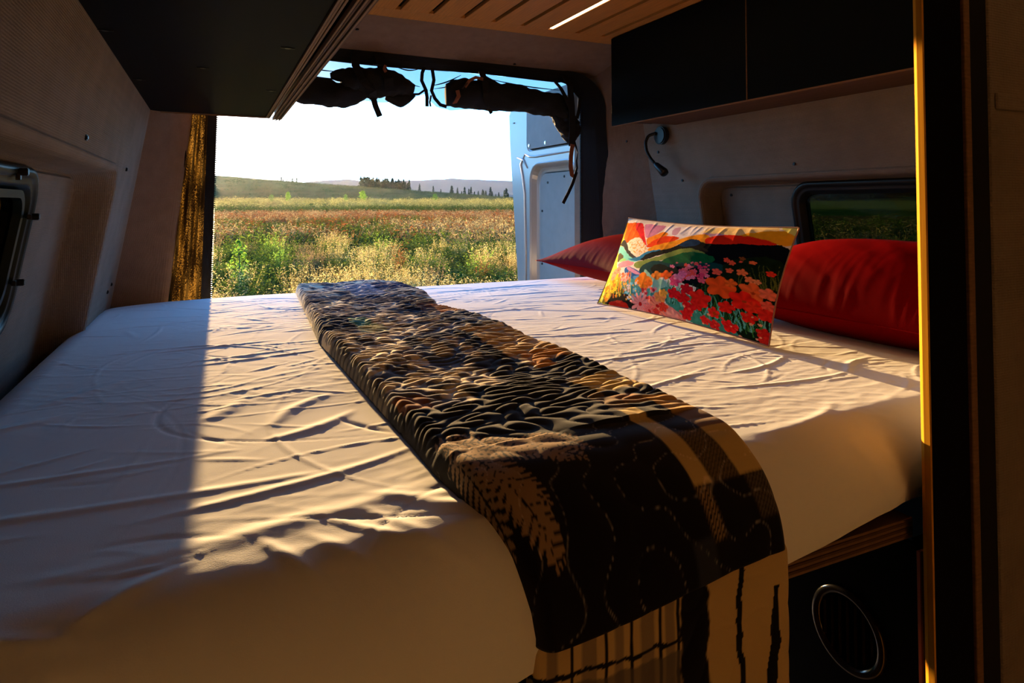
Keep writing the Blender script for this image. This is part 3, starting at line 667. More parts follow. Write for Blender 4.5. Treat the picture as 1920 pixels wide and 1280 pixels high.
# single creases: position, direction, length, width, height, bow
r = np.random.default_rng(91); cre = []
for i in range(520):
    cx = r.uniform(X0+.05, X1-.05); cy = r.uniform(.58, 2.0)
    if .27 < cx < .5: continue
    ang = r.normal(0, .38) if r.random() < .66 else r.uniform(-PI/2, PI/2)
    ln = r.uniform(.02, .10)*(1+2.2*(r.random() < .18)); cre.append((cx, cy, ang, ln, r.uniform(.0018, .0038), r.uniform(.0008, .0022)*(1 if r.random() < .75 else -1), r.normal(0, 2.2)))
for cx, cy, ang, ln, wd, ht, bow in [(.10,.90,.9,.075,.010,.004,-3),(.12,.82,.5,.07,.009,.004,3),(.02,.93,.95,.06,.012,.003,2),(.17,.80,-1.0,.05,.004,-.003,1.5),(-.16,1.10,.85,.09,.013,.0035,1),(-.24,.95,.55,.10,.012,.0035,-1),(-.15,1.55,-1.3,.05,.008,.002,0),
      (-.1,.70,-.06,.24,.006,.0028,.2),(-.18,.78,-.02,.22,.005,.0025,.2),(.08,.68,.2,.16,.006,.003,.4),(.85,.80,.3,.11,.005,.004,2),(.98,.74,.5,.08,.006,.004,-3),(.80,.70,-.1,.14,.004,.003,1),(.95,.86,-.9,.06,.004,.003,0),(.70,.95,.05,.17,.004,.003,.5),(.72,1.15,-.15,.15,.004,.0028,.3),(.82,1.02,.25,.12,.0045,.003,-.6),
      (.0,1.35,.12,.13,.005,.003,.3),(.08,1.22,.16,.14,.005,.003,.2),(.05,1.25,.16,.14,.004,.0025,.2),(.7,1.5,.1,.14,.004,.002,.3),(.85,1.75,.05,.16,.006,.003,.2),(.72,1.9,0,.14,.007,.003,.2),(.9,1.92,.02,.16,.008,.004,.2)]:
    cre.append((cx, cy, ang, ln, wd, ht, bow))
# big folds that run over the front edge
for cx, cy, ang, ln, wd, ht, bow in [(a,b,c,d,e,f*.6,g) for a,b,c,d,e,f,g in [(-.05,.560,.55,.05,.007,.007,-2),(-.13,.545,-.45,.07,.008,.007,3),(-.10,.47,-1.1,.09,.010,.005,1),(.0,.46,-1.25,.10,.012,.005,1),(.06,.555,-1.0,.05,.006,.006,1),(.10,.55,-.9,.05,.007,.005,1),(.13,.565,-.75,.07,.006,.006,1.5),(.16,.55,-.95,.08,.007,.006,1.5),(.205,.57,-.6,.07,.009,.008,3),(.19,.60,-.35,.06,.008,.005,4),
      (-.02,.60,.1,.12,.010,.004,1),(.10,.615,.15,.12,.012,.004,-1),(.68,.56,.15,.10,.009,.004,2),(.60,.52,-.6,.06,.012,.005,1),(.72,.47,-1.2,.08,.014,.004,0),(-.22,.50,-.8,.08,.012,.006,2),(.63,.44,-.5,.08,.012,.004,1)]]:
    cre.append((cx, cy, ang, ln, wd, ht, bow))
sy1 = SY[0]
for cx, cy, ang, ln, wd, ht, bow in cre:
    ext = ln+.02; i0, i1 = np.searchsorted(xs, [cx-ext, cx+ext]); j0, j1 = np.searchsorted(sy1, [cy-ext, cy+ext])
    if i1-i0 < 2 or j1-j0 < 2: continue
    dx = XX[i0:i1, j0:j1]-cx; dy = SY[i0:i1, j0:j1]-cy; c, s_ = math.cos(ang), math.sin(ang)
    u = dx*c+dy*s_; v = -dx*s_+dy*c-bow*u*u; env = np.clip(1-(u/ln)**2, 0, 1); wloc = wd*(.45+.55*env)
    H[i0:i1, j0:j1] += ht*.56*env*np.exp(-(v/wloc)**2)
# front face soft pulls
front = 1-sstep(.50, .60, SY)
H += front*(1-.6*sstep(.45,.6,XX))*(.0022*fbm(XX*5+SY*2, SY*7, 2, 55)+.004*ridges(7, 5, 56, -1.0, 1.6))
# body
Py = np.interp(SS, BS, BP[:, 0]); Pz = np.interp(SS, BS, BP[:, 1]); Ny = np.interp(SS, BS, BN[:, 0]); Nz = np.interp(SS, BS, BN[:, 1])
def edge_drop(X): # rounded sides
    d = np.clip(np.minimum(X-X0, X1-X), 0, .07); return .07-np.sqrt(np.maximum(.07**2-(.07-d)**2, 0))
dl = np.clip(XX-X0, 0, .22); corner = .22-np.sqrt(np.maximum(.22**2-(.22-dl)**2, 0))
f = np.clip((Py-1.55)/(YR-1.55), 0, 1); Py2 = Py-corner*.9*f
Yv = Py2+Ny*H; Zv = Pz+Nz*H-edge_drop(XX)*np.where(Nz > 0, Nz, 0)-.012*np.exp(-((XX-.4)/.25)**2)*0
crown = -.006*sstep(1.9, 2.09, Py)*(1-sstep(-.3, .2, XX)); Zv = Zv+crown
Yv = Yv+(-.034*(1-sstep(.12, .3, XX))+.026*np.clip((XX-.50)/.26, 0, 1))*(1-sstep(.52, .9, Py))
Zv = Zv+(.009*sstep(.42, .5, XX)+.020*np.clip((XX-.50)/.28, 0, 1))*(1-sstep(-.40, -.33, Zv))*(Py < 1)
mt = mesh('mattress', np.stack([XX, Yv, Zv], -1), gridF(len(xs), len(BS))[:, ::-1], M['sheet'], smooth=True, label='mattress under a rumpled white fitted sheet, half lit by the sun', cat='mattress')

# ================================================================ quilt
TQ = .030
def quilt_color(X, W):
    def px(c): return lin(c)
    c = np.zeros(X.shape+(3,)); 
    def put(w, col):
        nonlocal c; w = np.clip(w, 0, 1)[..., None]; c = c*(1-w)+np.array(px(col))*w
    jag = .008*fbm(X*30, W*30, 2, 71)*sstep(.66, .74, W)
    def box(x0, x1, w0, w1, e=.003): return sstep(x0-e, x0+e, X+jag)*(1-sstep(x1-e, x1+e, X+jag))*sstep(w0-e, w0+e, W+jag*.7)*(1-sstep(w1-e, w1+e, W+jag*.7))
    put(np.ones_like(X), (224, 206, 176))
    n1 = fbm(X*14, W*14, 3, 72)
    put(sstep(.14, .2, n1)*.75, (116, 110, 108)); put(sstep(.24, .3, -n1)*.85, (58, 68, 100)); put(sstep(.36, .4, n1)*.8, (40, 46, 66))
    put(box(.42, .60, 1.80, 1.93), (34, 44, 78)); put(box(.35, .43, 1.70, 1.95), (120, 130, 150)); put(box(.2, .34, 1.66, 1.76)*.8, (46, 52, 74))
    put(box(.30, .40, 1.56, 1.70), (34, 42, 72)); put(box(.405, .44, 1.32, 1.66), (20, 30, 58)); put(box(.44, .50, 1.50, 1.62), (70, 48, 36)); put(box(.47, .60, 1.38, 1.50), (196, 122, 56)); put(box(.44, .475, 1.40, 1.50), (88, 52, 36))
    put(box(.44, .60, 1.20, 1.36), (30, 36, 58)); put(box(.46, .56, 1.24, 1.30), (110, 112, 120))
    put(box(.15, .262, 1.27, 1.42), (24, 32, 58)); put(box(.262, .30, 1.30, 1.40)*.8, (60, 140, 110)); put(box(.262, .31, 1.22, 1.31)*.6, (190, 200, 140))
    # central navy band with grey checks
    put(box(.31, .405, .93, 1.16), (66, 72, 92)); put(box(.33, .36, .98, 1.12), (150, 134, 112)); put(box(.375, .395, .95, 1.1), (160, 140, 116))
    put(box(.405, .435, .80, 1.16), (22, 22, 30)); put(box(.435, .60, .90, 1.16), (186, 152, 104)); put(box(.45, .52, .84, .955), (192, 130, 62)); put(box(.37, .405, .80, .93), (26, 26, 34))
    put(box(.48, .60, .76, .90), (30, 28, 34)); put(box(.40, .60, .80, .865), (24, 24, 30)); put(box(.44, .60, .70, .78), (206, 178, 122)); put(box(.52, .60, .7, .76), (150, 110, 66))
    # plaid piece at the left fold
    put(box(.15, .205, .72, 1.18), (120, 112, 100)); put(box(.15, .205, .72, 1.18)*(np.sin(W*260) > .3)*.7, (30, 28, 32)); put(box(.16, .215, .60, .80), (22, 22, 28))
    put(box(.20, .245, .74, .80), (130, 80, 44))
    # big black block with fern prints
    put(box(.15, .395+.02, .2, .745), (24, 22, 26)); put(box(.30, .45, .60, .80), (24, 22, 26)); put(box(.38, .445, .2, .62), (24, 22, 26))
    fern = np.zeros_like(X)
    def frond(x0, w0, ang, ln, wd, n=9, skew=.6):
        nonlocal fern
        ca, sa = math.cos(ang), math.sin(ang); u = (X-x0)*ca+(W-w0)*sa; v = -(X-x0)*sa+(W-w0)*ca
        t = u/ln; n = int(n*1.15); inside = (t > 0) & (t < 1); hw = wd*np.sin(PI*np.clip(t*.9+.1, 0, 1))**.7
        ph = (u-np.abs(v)*skew)*n/ln; tooth = (np.abs((ph % 1)-.5) < .42-.26*np.abs(v)/(hw+1e-5))
        stem = np.abs(v) < .0012
        fern = np.maximum(fern, (inside & (np.abs(v) < hw) & tooth & ~stem).astype(float))
    frond(.215, .61, -1.25, .16, .026, 14); frond(.225, .60, -.55, .085, .020, 10); frond(.21, .62, -.15, .075, .018, 9); frond(.262, .60, -.7, .095, .022, 11)
    frond(.23, .56, -.95, .075, .018, 9); frond(.275, .60, -.25, .075, .020, 9); frond(.235, .54, -1.15, .085, .018, 10); frond(.205, .59, -1.45, .12, .02, 11); frond(.28, .61, -1.1, .08, .018, 8)
    frond(.30, .61, -.9, .075, .016, 8); frond(.20, .625, .3, .06, .014, 6)
    put(fern*(W < .65), (150, 122, 92))
    # twill checks on the right
    tw = (np.sin((X*.9+W)*1500) > 0).astype(float)
    put(box(.415, .60, .2, .70), (24, 23, 27))
    def check(x0, x1, w0, w1, col, k=1.): put(box(x0, x1, w0, w1, .0012)*k, col)
    check(.425, .448, .488, .625, (206, 176, 112)); check(.425, .448, .625, .70, (104, 82, 60)); check(.483, .60, .488, .553, (206, 176, 112)); check(.483, .60, .553, .60, (128, 94, 58)); check(.483, .60, .60, .66, (196, 150, 84))
    put(box(.448, .483, .488, .553)*(.35+.65*tw), (112, 92, 62)); put(box(.448, .483, .553, .64), (26, 24, 28)); put(box(.448, .483, .64, .68), (140, 100, 62))
    put(box(.425, .440, .443, .488)*tw, (150, 122, 84)); put(box(.488, .60, .447, .488)*(.3+.7*tw), (92, 80, 66)); put(box(.400, .425, .413, .448), (46, 50, 62))
    return c
def band_noise(x, y, lam, seed, n=46, spread=.18):
    r = np.random.default_rng(seed); o = np.zeros_like(x)
    for _ in range(n):
        a = r.random()*2*PI; k = 2*PI/(lam*(1+spread*r.normal())); o += np.cos(x*k*math.cos(a)+y*k*math.sin(a)+r.random()*2*PI)
    return o/math.sqrt(n/2)
# path of the quilt over the bed, unrolled coordinate w (== y on the top)
YQ0 = YF+RF+.004; LQ = (RF+TQ)*PI/2
def qpath(W, off):
    """outer surface position for unrolled W measured on radius RF+TQ; off moves along the normal"""
    d = np.clip((YQ0-W)/(RF+TQ), 0, PI/2); rr = RF+TQ+off
    flat = W >= YQ0; hang = W < YQ0-LQ
    Y = np.where(flat, W, np.where(hang, YQ0-rr, YQ0-rr*np.sin(d))); Z = np.where(flat, ZT+TQ+off, np.where(hang, ZT-RF-(YQ0-LQ-W), ZT-RF+rr*np.cos(d)))
    return Y, Z
def quilt_sheet(w0, w1, nx, nw, thick, xl, xr, colf, lift=0., amp=.0031, seed=81):
    q = np.linspace(-1, 1, nx); q = np.sign(q)*(1-(1-np.abs(q))**1.25); wv = np.linspace(w0, w1, nw)
    Q, Wv = np.meshgrid(q, wv, indexing='ij'); XL_ = np.interp(Wv, *xl); XR_ = np.interp(Wv, *xr)
    ang = np.sign(Q)*np.clip((np.abs(Q)-.80)/.20, 0, 1)*PI*.5          # sides roll under
    hw = (XR_-XL_)/2; X = (XL_+XR_)/2+Q/np.maximum(np.abs(Q), 1e-6)*np.where(np.abs(Q) < .8, np.abs(Q)/.8*(hw-thick*.5), hw-thick*.5+thick*.5*np.sin(np.abs(ang)))
    drop = np.where(np.abs(Q) < .8, 0, thick*(1-np.cos(ang)))*.98
    arcx = X+np.sign(Q)*drop*.8
    n = band_noise(arcx*.62+.012*np.sin(Wv*40), Wv*1.30, .034, seed); n2 = band_noise(arcx, Wv, .066, seed+1)
    far_ = sstep(.58, .66, Wv); nn = n*far_+n2*(1-far_)
    puff = np.minimum(np.abs(nn)/1.5, 1.6)**.62*1.15; endf = sstep(w0, w0+.006, Wv)*(1-sstep(w1-.02, w1, Wv)); 
    a = amp*(far_+.35*(1-far_))
    hump = .006*fbm(arcx*5, Wv*4, 2, seed+3)*(Wv > .6)
    off = a*(puff-.75)+hump-drop*1.0-(1-endf)*thick*.7+lift
    off = np.maximum(off, -TQ+.002)
    Wq = Wv-.024*(1-sstep(0, 1, (X-XL_)/(XR_-XL_)))*(1-sstep(.41, .52, Wv))
    Y, Z = qpath(Wq, off)
    col = colf(arcx, Wv); stitch = np.exp(-(nn/.035)**2)*(1-.75*far_); dash = .7+.3*(np.sin(arcx*900+Wv*700) > -.2)
    if colf is quilt_color: col = col+(stitch*dash)[..., None]*np.array([.22, .20, .18])*(1-far_)[..., None]
    return X, Y, Z, col
xl = ([.30, .41, .44, .48, .54, .62, .70, .97, 1.30, 1.55, 1.80, 2.06], [.244, .240, .238, .230, .209, .203, .203, .198, .190, .205, .218, .232])
xr = ([.30, .41, .45, .50, .56, .65, .76, .96, 1.2, 1.42, 1.50, 1.56, 1.80, 1.92, 1.98, 2.06], [.517, .517, .522, .526, .532, .538, .535, .545, .548, .528, .508, .520, .545, .535, .525, .50])
qt = thing('quilt', 'folded patchwork quilt of black, navy, tan and plaid laid across the bed', 'quilt', (.38, 1.2, -.26))
X, Y, Z, col = quilt_sheet(.408, 2.062, 230, 760, TQ, xl, xr, quilt_color)
mesh('top_layer', np.stack([X, Y, Z], -1), gridF(*X.shape), M['quilt'], qt, smooth=True, col=col.reshape(-1, 3))
def hem_color(X, W):
    c = np.zeros(X.shape+(3,)); c[:] = lin((200, 172, 120))
    def put(w, col_):
        nonlocal c; w = np.clip(w, 0, 1)[..., None]; c = c*(1-w)+np.array(lin(col_))*w
    jag = .003*fbm(X*60, W*60, 2, 75); left = 1-sstep(.389, .391, X+jag)
    wx = X
    for x0, x1 in ((.252, .262), (.285, .300), (.318, .327), (.345, .360), (.372, .382)): put(left*sstep(x0-.001, x0+.001, wx)*(1-sstep(x1-.001, x1+.001, wx))*.62, (96, 88, 92))
    for x0 in (.275, .309, .336, .366, .386): put(left*(np.abs(wx-x0) < .0016), (26, 24, 26))
    ww = W+.12*(X-.3)+jag
    for w0, w1, k in ((.395, .375, .0), (.368, .330, .75), (.300, .262, .75), (.225, .19, .75)): put(left*sstep(w1-.001, w1+.001, ww)*(1-sstep(w0-.001, w0+.001, ww))*k, (92, 84, 84))
    for w0 in (.378, .318, .305, .255, .215): put(left*(np.abs(ww-w0) < .0022), (26, 24, 26))
    put(sstep(.389, .391, X+jag)*(1-sstep(.420, .422, X+jag)), (22, 20, 24))
    rt = sstep(.420, .422, X+jag); f1 = fbm(W*22, X*3, 2, 77)*.006; f2 = fbm(W*18+9, X*3, 2, 78)*.006; tap = sstep(.375, .30, W)
    put(rt*(np.abs(X-.462-f1) < .0035+.003*np.clip(fbm(W*40, X*0, 2, 79), 0, 1)+.016*sstep(.29, .20, W)), (20, 18, 20)); put(rt*(W < .375)*(np.abs(X-.500-f2-.12*(W-.3)) < .003+.004*tap+.012*sstep(.29, .2, W)), (20, 18, 20))
    put(rt*sstep(.245, .225, W+3*f1), (20, 18, 20))
    return c
xl2 = ([.0, .5], [.240, .240]); xr2 = ([.0, .5], [.530, .528])
X, Y, Z, col = quilt_sheet(.10, .425, 240, 230, .014, xl2, xr2, hem_color, lift=-.014, amp=.003, seed=85)
mesh('lower_layer', np.stack([X, Y, Z], -1), gridF(*X.shape), M['quilt'], qt, smooth=True, col=col.reshape(-1, 3), label='plaid and beige layer hanging below the black hem')

# ================================================================ pillows
def cushion(name, corners, thick, nu, nv, m, label, colf=None, group=None, pin=.05, wr=.006, seed=0, seam=True, power=2.6, ex=.55):
    BL, BR, TR, TL = [np.array(c, float) for c in corners]
    u = np.linspace(0, 1, nu); v = np.linspace(0, 1, nv); U, V_ = np.meshgrid(u, v, indexing='ij')
    Us = U+pin*(U-.5)*-1*np.sin(PI*V_)*.8; Vs = V_-pin*1.6*(V_-.5)*np.sin(PI*U)
    def bil(a, b): a = a[..., None]; b = b[..., None]; return BL*(1-a)*(1-b)+BR*a*(1-b)+TR*a*b+TL*(1-a)*b
    base = bil(Us, Vs); nrm = np.cross(BR-BL, TL-BL); nrm /= np.linalg.norm(nrm)
    Tn = np.maximum((1-np.abs(2*U-1)**power)*(1-np.abs(2*V_-1)**power), 0)**ex
    lw = np.linalg.norm(BR-BL); lh = np.linalg.norm(TL-BL)
    ed = np.minimum(np.minimum(U, 1-U)*lw, np.minimum(V_, 1-V_)*lh)
    rid = lambda a, b, s: np.clip(1-np.abs(pn(a, b, s))*2.4, 0, 1)**2
    W1 = wr*(rid(U*lw*26, V_*lh*5+U, seed+1)*np.exp(-np.minimum(V_, 1-V_)*lh/.05)+rid(V_*lh*24, U*lw*5, seed+2)*np.exp(-np.minimum(U, 1-U)*lw/.06))*sstep(0, .015, ed)
    W1 += wr*.5*(fbm(U*lw*9+V_*3, V_*lh*9, 3, seed+3)+.6*rid(U*lw*6+V_*2, V_*lh*12+U*3, seed+4))*sstep(0, .05, ed)
    outs = []
    for sgn in (1, -1): outs.append(base+nrm*sgn*((Tn*thick/2)+W1)[..., None])
    t = thing(name, label, 'pillow', tuple((BL+BR+TR+TL)/4-np.array([0, 0, .08])), group)
    for k, (o, nm) in enumerate(zip(outs, ('front', 'back'))):
        if k == 1 and nu > 200: o = o[::3, ::3] if (nu-1) % 3 == 0 and (nv-1) % 3 == 0 else o
        nu_, nv_ = o.shape[:2]
        Fg = gridF(nu_, nv_); Fg = Fg if k == 0 else Fg[:, ::-1]
        if colf is not None: cc = (colf(U, V_) if k == 0 else np.ones(o.shape)*np.array([.5,.3,.1])); mesh(nm, o, Fg, m, t, smooth=True, col=cc.reshape(-1, 3))
        else: mesh(nm, o, Fg, m, t, smooth=True)
    if seam:
        loop = [base[i, 0] for i in range(nu)]+[base[-1, j] for j in range(1, nv)]+[base[i, -1] for i in range(nu-2, -1, -1)]+[base[0, j] for j in range(nv-2, 0, -1)]
        MB().tube([tuple(p) for p in loop[::2]], .0015, 5, closed=True).build('seam', m if colf is None else M['seamcol'], t, smooth=True)
    return t
M['seamcol'] = mat('pillow_seam', (.30,.10,.03), .7)

# print of the patterned pillow, drawn in the pillow's own flat coordinates (1829 x 1280 drawing units)
def pillow_print(U, V_):
    TL, TR, BR, BL = [np.array(p, float) for p in ((262, 78), (1762, 158), (1405, 1222), (28, 868))]
    a = U[..., None]; b = V_[..., None]; P = BL*(1-a)*(1-b)+BR*a*(1-b)+TR*a*b+TL*(1-a)*b; x = P[..., 0]; y = P[..., 1]
    x = x+5*fbm(U*26, V_*16, 2, 201)*1.2; y = y+5*fbm(U*26, V_*16, 2, 202)*1.2
    c = np.zeros(U.shape+(3,)); c[:] = lin((236, 214, 196))
    def ins(poly):
        m = np.zeros(x.shape, bool); n = len(poly)
        for i in range(n):
            x0, y0 = poly[i]; x1, y1 = poly[(i+1) % n]
            if y0 == y1: continue
            k = (y0 > y) != (y1 > y); m ^= k & (x < (x1-x0)*(y-y0)/(y1-y0)+x0)
        return m
    def smooth(poly, it=2):
        for _ in range(it):
            q = []
            for i in range(len(poly)):
                a_, b_ = poly[i], poly[(i+1) % len(poly)]; q += [(.75*a_[0]+.25*b_[0], .75*a_[1]+.25*b_[1]), (.25*a_[0]+.75*b_[0], .25*a_[1]+.75*b_[1])]
            poly = q
        return poly
    def P_(col, poly, mott=.0, sm=True):
        m = ins(smooth(poly) if sm else poly); cc = lin(col)
        c[m] = cc if not mott else (cc*(1+mott*np.clip(fbm(x*.02, y*.02, 3, int(sum(col)))[m], -1, 1))[:, None])
    # yellow ground at the left
    P_((236, 196, 40), [(-20, -20), (260, 60), (250, 300), (200, 520), (240, 620), (330, 700), (330, 900), (-20, 900)], .25)
    P_((222, 214, 70), [(150, 380), (215, 300), (215, 520), (150, 620), (80, 700), (90, 600)], .2)
    P_((244, 232, 214), [(230, 60), (330, 60), (420, 120), (300, 135), (235, 145)])
    P_((250, 150, 30), [(225, 130), (300, 120), (300, 300), (225, 290)], .2)
    P_((240, 92, 20), [(250, 130), (420, 118), (500, 260), (580, 400), (540, 380), (470, 310), (400, 318), (310, 350), (240, 290), (262, 200)], .25)
    P_((214, 30, 40), [(380, 118), (480, 135), (510, 230), (560, 330), (590, 420), (520, 330), (440, 240), (380, 180)], .2)
    P_((206, 128, 160), [(480, 130), (600, 150), (760, 150), (690, 250), (620, 310), (560, 320), (520, 240)], .15)
    P_((238, 226, 232), [(740, 150), (1000, 165), (1130, 170), (1060, 250), (960, 310), (880, 300), (800, 270), (720, 220)], .1)
    P_((196, 150, 176), [(830, 170), (900, 165), (880, 290), (810, 270)]); P_((200, 150, 180), [(1130, 180), (1200, 190), (1320, 262), (1180, 285), (1090, 262)], .1)
    P_((240, 130, 30), [(560, 320), (640, 290), (740, 225), (800, 270), (740, 310), (640, 370), (590, 400)], .15)
    P_((234, 62, 14), [(560, 410), (640, 350), (740, 290), (840, 290), (925, 305), (860, 350), (740, 385), (640, 420)], .15)
    P_((244, 150, 30), [(590, 460), (610, 420), (740, 380), (860, 348), (960, 305), (1100, 245), (1190, 290), (1150, 390), (1040, 340), (940, 360), (860, 420), (740, 470)], .12)
    P_((246, 206, 140), [(1150, 160), (1400, 150), (1660, 140), (1620, 230), (1500, 290), (1330, 270), (1200, 240), (1080, 250)])
    P_((248, 160, 24), [(1330, 285), (1440, 230), (1580, 195), (1770, 190), (1720, 345), (1600, 345), (1480, 300)], .06); P_((226, 210, 110), [(1640, 140), (1780, 140), (1770, 250), (1700, 230)])
    P_((232, 40, 14), [(1130, 300), (1270, 258), (1400, 262), (1540, 290), (1640, 345), (1540, 370), (1380, 380), (1250, 392), (1130, 385)], .08)
    # pale boulder moon
    P_((238, 214, 184), [(315, 345), (360, 310), (450, 292), (520, 320), (545, 380), (600, 450), (640, 480), (530, 520), (440, 480), (370, 420)], .1)
    sp = (fbm(x*.05, y*.05, 3, 222) > .16) & ins([(330, 340), (520, 320), (620, 470), (520, 500), (400, 440)]); c[sp] = lin((222, 160, 90))
    # ridges
    P_((120, 200, 180), [(170, 350), (250, 360), (330, 440), (420, 500), (540, 520), (500, 560), (340, 540), (240, 470), (180, 420)], .1)
    P_((50, 48, 46), [(180, 350), (215, 300), (285, 298), (330, 390), (420, 475), (520, 530), (450, 528), (350, 460), (270, 375), (210, 345)], .2)
    P_((90, 78, 52), [(185, 418), (240, 430), (310, 490), (260, 500), (205, 520)], .1); P_((150, 200, 120), [(215, 500), (300, 488), (360, 520), (280, 530)])
    P_((40, 120, 160), [(340, 500), (450, 520), (600, 460), (680, 448), (760, 440), (700, 500), (560, 540), (480, 556)], .2)
    P_((14, 16, 20), [(510, 540), (600, 480), (700, 462), (800, 440), (880, 410), (960, 345), (1050, 318), (1120, 370), (1250, 380), (1400, 355), (1520, 362), (1720, 330), (1720, 800), (1500, 900), (1200, 800), (1150, 520), (990, 450), (860, 470), (700, 510), (560, 548)])
    P_((20, 50, 84), [(900, 400), (960, 350), (1050, 322), (1110, 370), (1040, 400), (960, 420)], .2)
    P_((232, 140, 150), [(220, 535), (330, 520), (470, 552), (420, 590), (320, 590), (240, 570)], .1)
    P_((126, 140, 66), [(430, 570), (560, 545), (700, 520), (840, 470), (960, 425), (1060, 435), (1170, 500), (1000, 480), (880, 500), (760, 560), (620, 575), (560, 620), (500, 630)], .15)
    P_((16, 90, 50), [(720, 570), (860, 510), (1000, 462), (1130, 480), (1230, 530), (1160, 590), (1000, 600), (840, 620)], .2)
    P_((14, 60, 62), [(505, 650), (560, 590), (640, 562), (740, 558), (840, 600), (960, 580), (1080, 590), (1200, 560), (1320, 620), (1300, 720), (1000, 730), (760, 720), (560, 700)], .2)
    P_((12, 20, 22), [(620, 640), (700, 590), (760, 590), (840, 640), (960, 600), (1100, 640), (1240, 640), (1330, 900), (1000, 800), (700, 700)], .2)
    P_((20, 34, 18), [(1280, 520), (1700, 440), (1620, 1000), (1420, 1280), (1000, 1150), (1000, 780), (1240, 700)], .3)
    P_((30, 90, 150), [(330, 590), (440, 600), (560, 680), (600, 730), (460, 740), (350, 660)], .2); P_((214, 140, 170), [(340, 592), (430, 605), (560, 690), (480, 680)], .1); P_((90, 150, 190), [(420, 690), (560, 690), (640, 760), (520, 760)], .1)
    # lower meadow ground
    P_((70, 140, 136), [(300, 720), (420, 700), (600, 760), (700, 900), (560, 920), (400, 860), (320, 800)], .3)
    P_((150, 196, 170), [(570, 640), (600, 640), (640, 700), (760, 740), (820, 800), (780, 900), (640, 860), (590, 760)], .15)
    P_((60, 130, 110), [(700, 820), (820, 800), (1000, 900), (1200, 1100), (1250, 1230), (900, 1100), (740, 960)], .35)
    P_((34, 28, 24), [(180, 760), (300, 760), (400, 860), (470, 980), (300, 930), (150, 900), (80, 860)], .3); P_((200, 40, 24), [(110, 880), (300, 870), (380, 950), (260, 960)], .2)
    P_((226, 130, 120), [(400, 880), (520, 860), (680, 900), (860, 1040), (820, 1100), (560, 1010)], .2); P_((206, 60, 50), [(470, 920), (600, 940), (700, 1010), (560, 990)], .2)
    P_((210, 150, 50), [(20, 700), (180, 700), (200, 830), (120, 880), (20, 860)], .3)
    # grass strokes
    rr = np.random.default_rng(5)
    def stroke(x0, y0, x1, y1, w, col):
        d = np.array([x1-x0, y1-y0]); ln = np.hypot(*d)+1e-6; d = d/ln; px, py = x-x0, y-y0; u = px*d[0]+py*d[1]; v = -px*d[1]+py*d[0]
        m = (u > 0) & (u < ln) & (np.abs(v-.08*np.sin(u*.03)*w*6) < w*(1-u/ln*.8)); c[m] = lin(col)
    for i in range(120):
        bx = rr.uniform(760, 1420); by = 880+ (bx-760)*.42+rr.uniform(-10, 60); stroke(bx, by, bx+rr.normal(20, 40), by-rr.uniform(90, 260), rr.uniform(3, 7), [(70, 120, 50), (90, 170, 150), (30, 70, 30), (110, 180, 160)][i % 4])
    for i in range(36):
        bx = rr.uniform(90, 420); by = rr.uniform(780, 860); stroke(bx, by, bx+rr.normal(0, 25), by-rr.uniform(80, 200), rr.uniform(3, 7), [(236, 190, 60), (230, 120, 40), (120, 130, 40)][i % 3])
    for i in range(16):
        bx = rr.uniform(1290, 1560); stroke(bx, 760, bx+rr.normal(10, 20), rr.uniform(540, 640), 3.5, (90, 96, 40))
    def flower(cx, cy, r, col, col2=None, n=5, k=.22, ph=0.):
        dx, dy = (x-cx), (y-cy); th_ = np.arctan2(dy, dx)+ph; d = np.hypot(dx, dy*1.12); m = d < r*(1-k+k*np.abs(np.cos(th_*n/2))*1.6)
        cc = lin(col); c[m] = cc*(1+.25*np.cos(th_[m]*n)[:, None]*(d[m]/r)[:, None])
        if col2 is not None: c[d < r*.2] = lin(col2)
    for cx, cy, r_, col_ in [(560, 745, 80, (232, 120, 24)), (700, 700, 46, (240, 130, 40)), (790, 700, 46, (238, 90, 24)), (610, 770, 40, (226, 100, 20))]: flower(cx, cy, r_, col_, n=4)
    for i in range(46): flower(rr.uniform(340, 540), rr.uniform(740, 880), rr.uniform(7, 14), [(240, 170, 70), (120, 190, 210), (230, 200, 190), (60, 130, 150)][i % 4], n=5)
    for i in range(30): flower(rr.uniform(540, 680), rr.uniform(800, 930), rr.uniform(8, 18), [(190, 30, 50), (226, 70, 60), (230, 150, 150)][i % 3])
    for i in range(40): flower(rr.uniform(40, 260), rr.uniform(690, 850), rr.uniform(10, 24), [(244, 200, 40), (236, 140, 30), (250, 220, 90)][i % 3])
    for cx, cy, r_ in [(200, 620, 44), (250, 600, 36), (190, 660, 30)]: flower(cx, cy, r_, (240, 150, 110), (220, 90, 60), 7)
    for i in range(20): flower(rr.uniform(280, 400), rr.uniform(640, 720), rr.uniform(9, 20), [(240, 130, 90), (244, 170, 150), (236, 100, 50)][i % 3])
    def daisy(cx, cy, r_, col_, ph): flower(cx, cy, r_, col_, (190, 30, 30), 12, .5, ph)
    daisy(490, 930, 82, (240, 140, 130), .2); daisy(650, 960, 80, (244, 130, 100), .5); daisy(560, 990, 56, (238, 110, 100), .1)
    for cx, cy, r_, col_ in [(700, 890, 52, (240, 140, 70)), (740, 860, 36, (242, 160, 60)), (700, 970, 40, (226, 60, 40)), (620, 1000, 30, (220, 60, 50)), (760, 1040, 46, (240, 150, 130)), (830, 1060, 30, (236, 130, 110))]: flower(cx, cy, r_, col_, n=5)
    for i in range(34): flower(rr.uniform(820, 1140), rr.uniform(590, 760), rr.uniform(12, 34), [(226, 90, 110), (236, 120, 150), (240, 80, 70), (214, 60, 100)][i % 4])
    for i in range(14): flower(rr.uniform(880, 1240), rr.uniform(570, 640), rr.uniform(5, 11), (230, 110, 120))
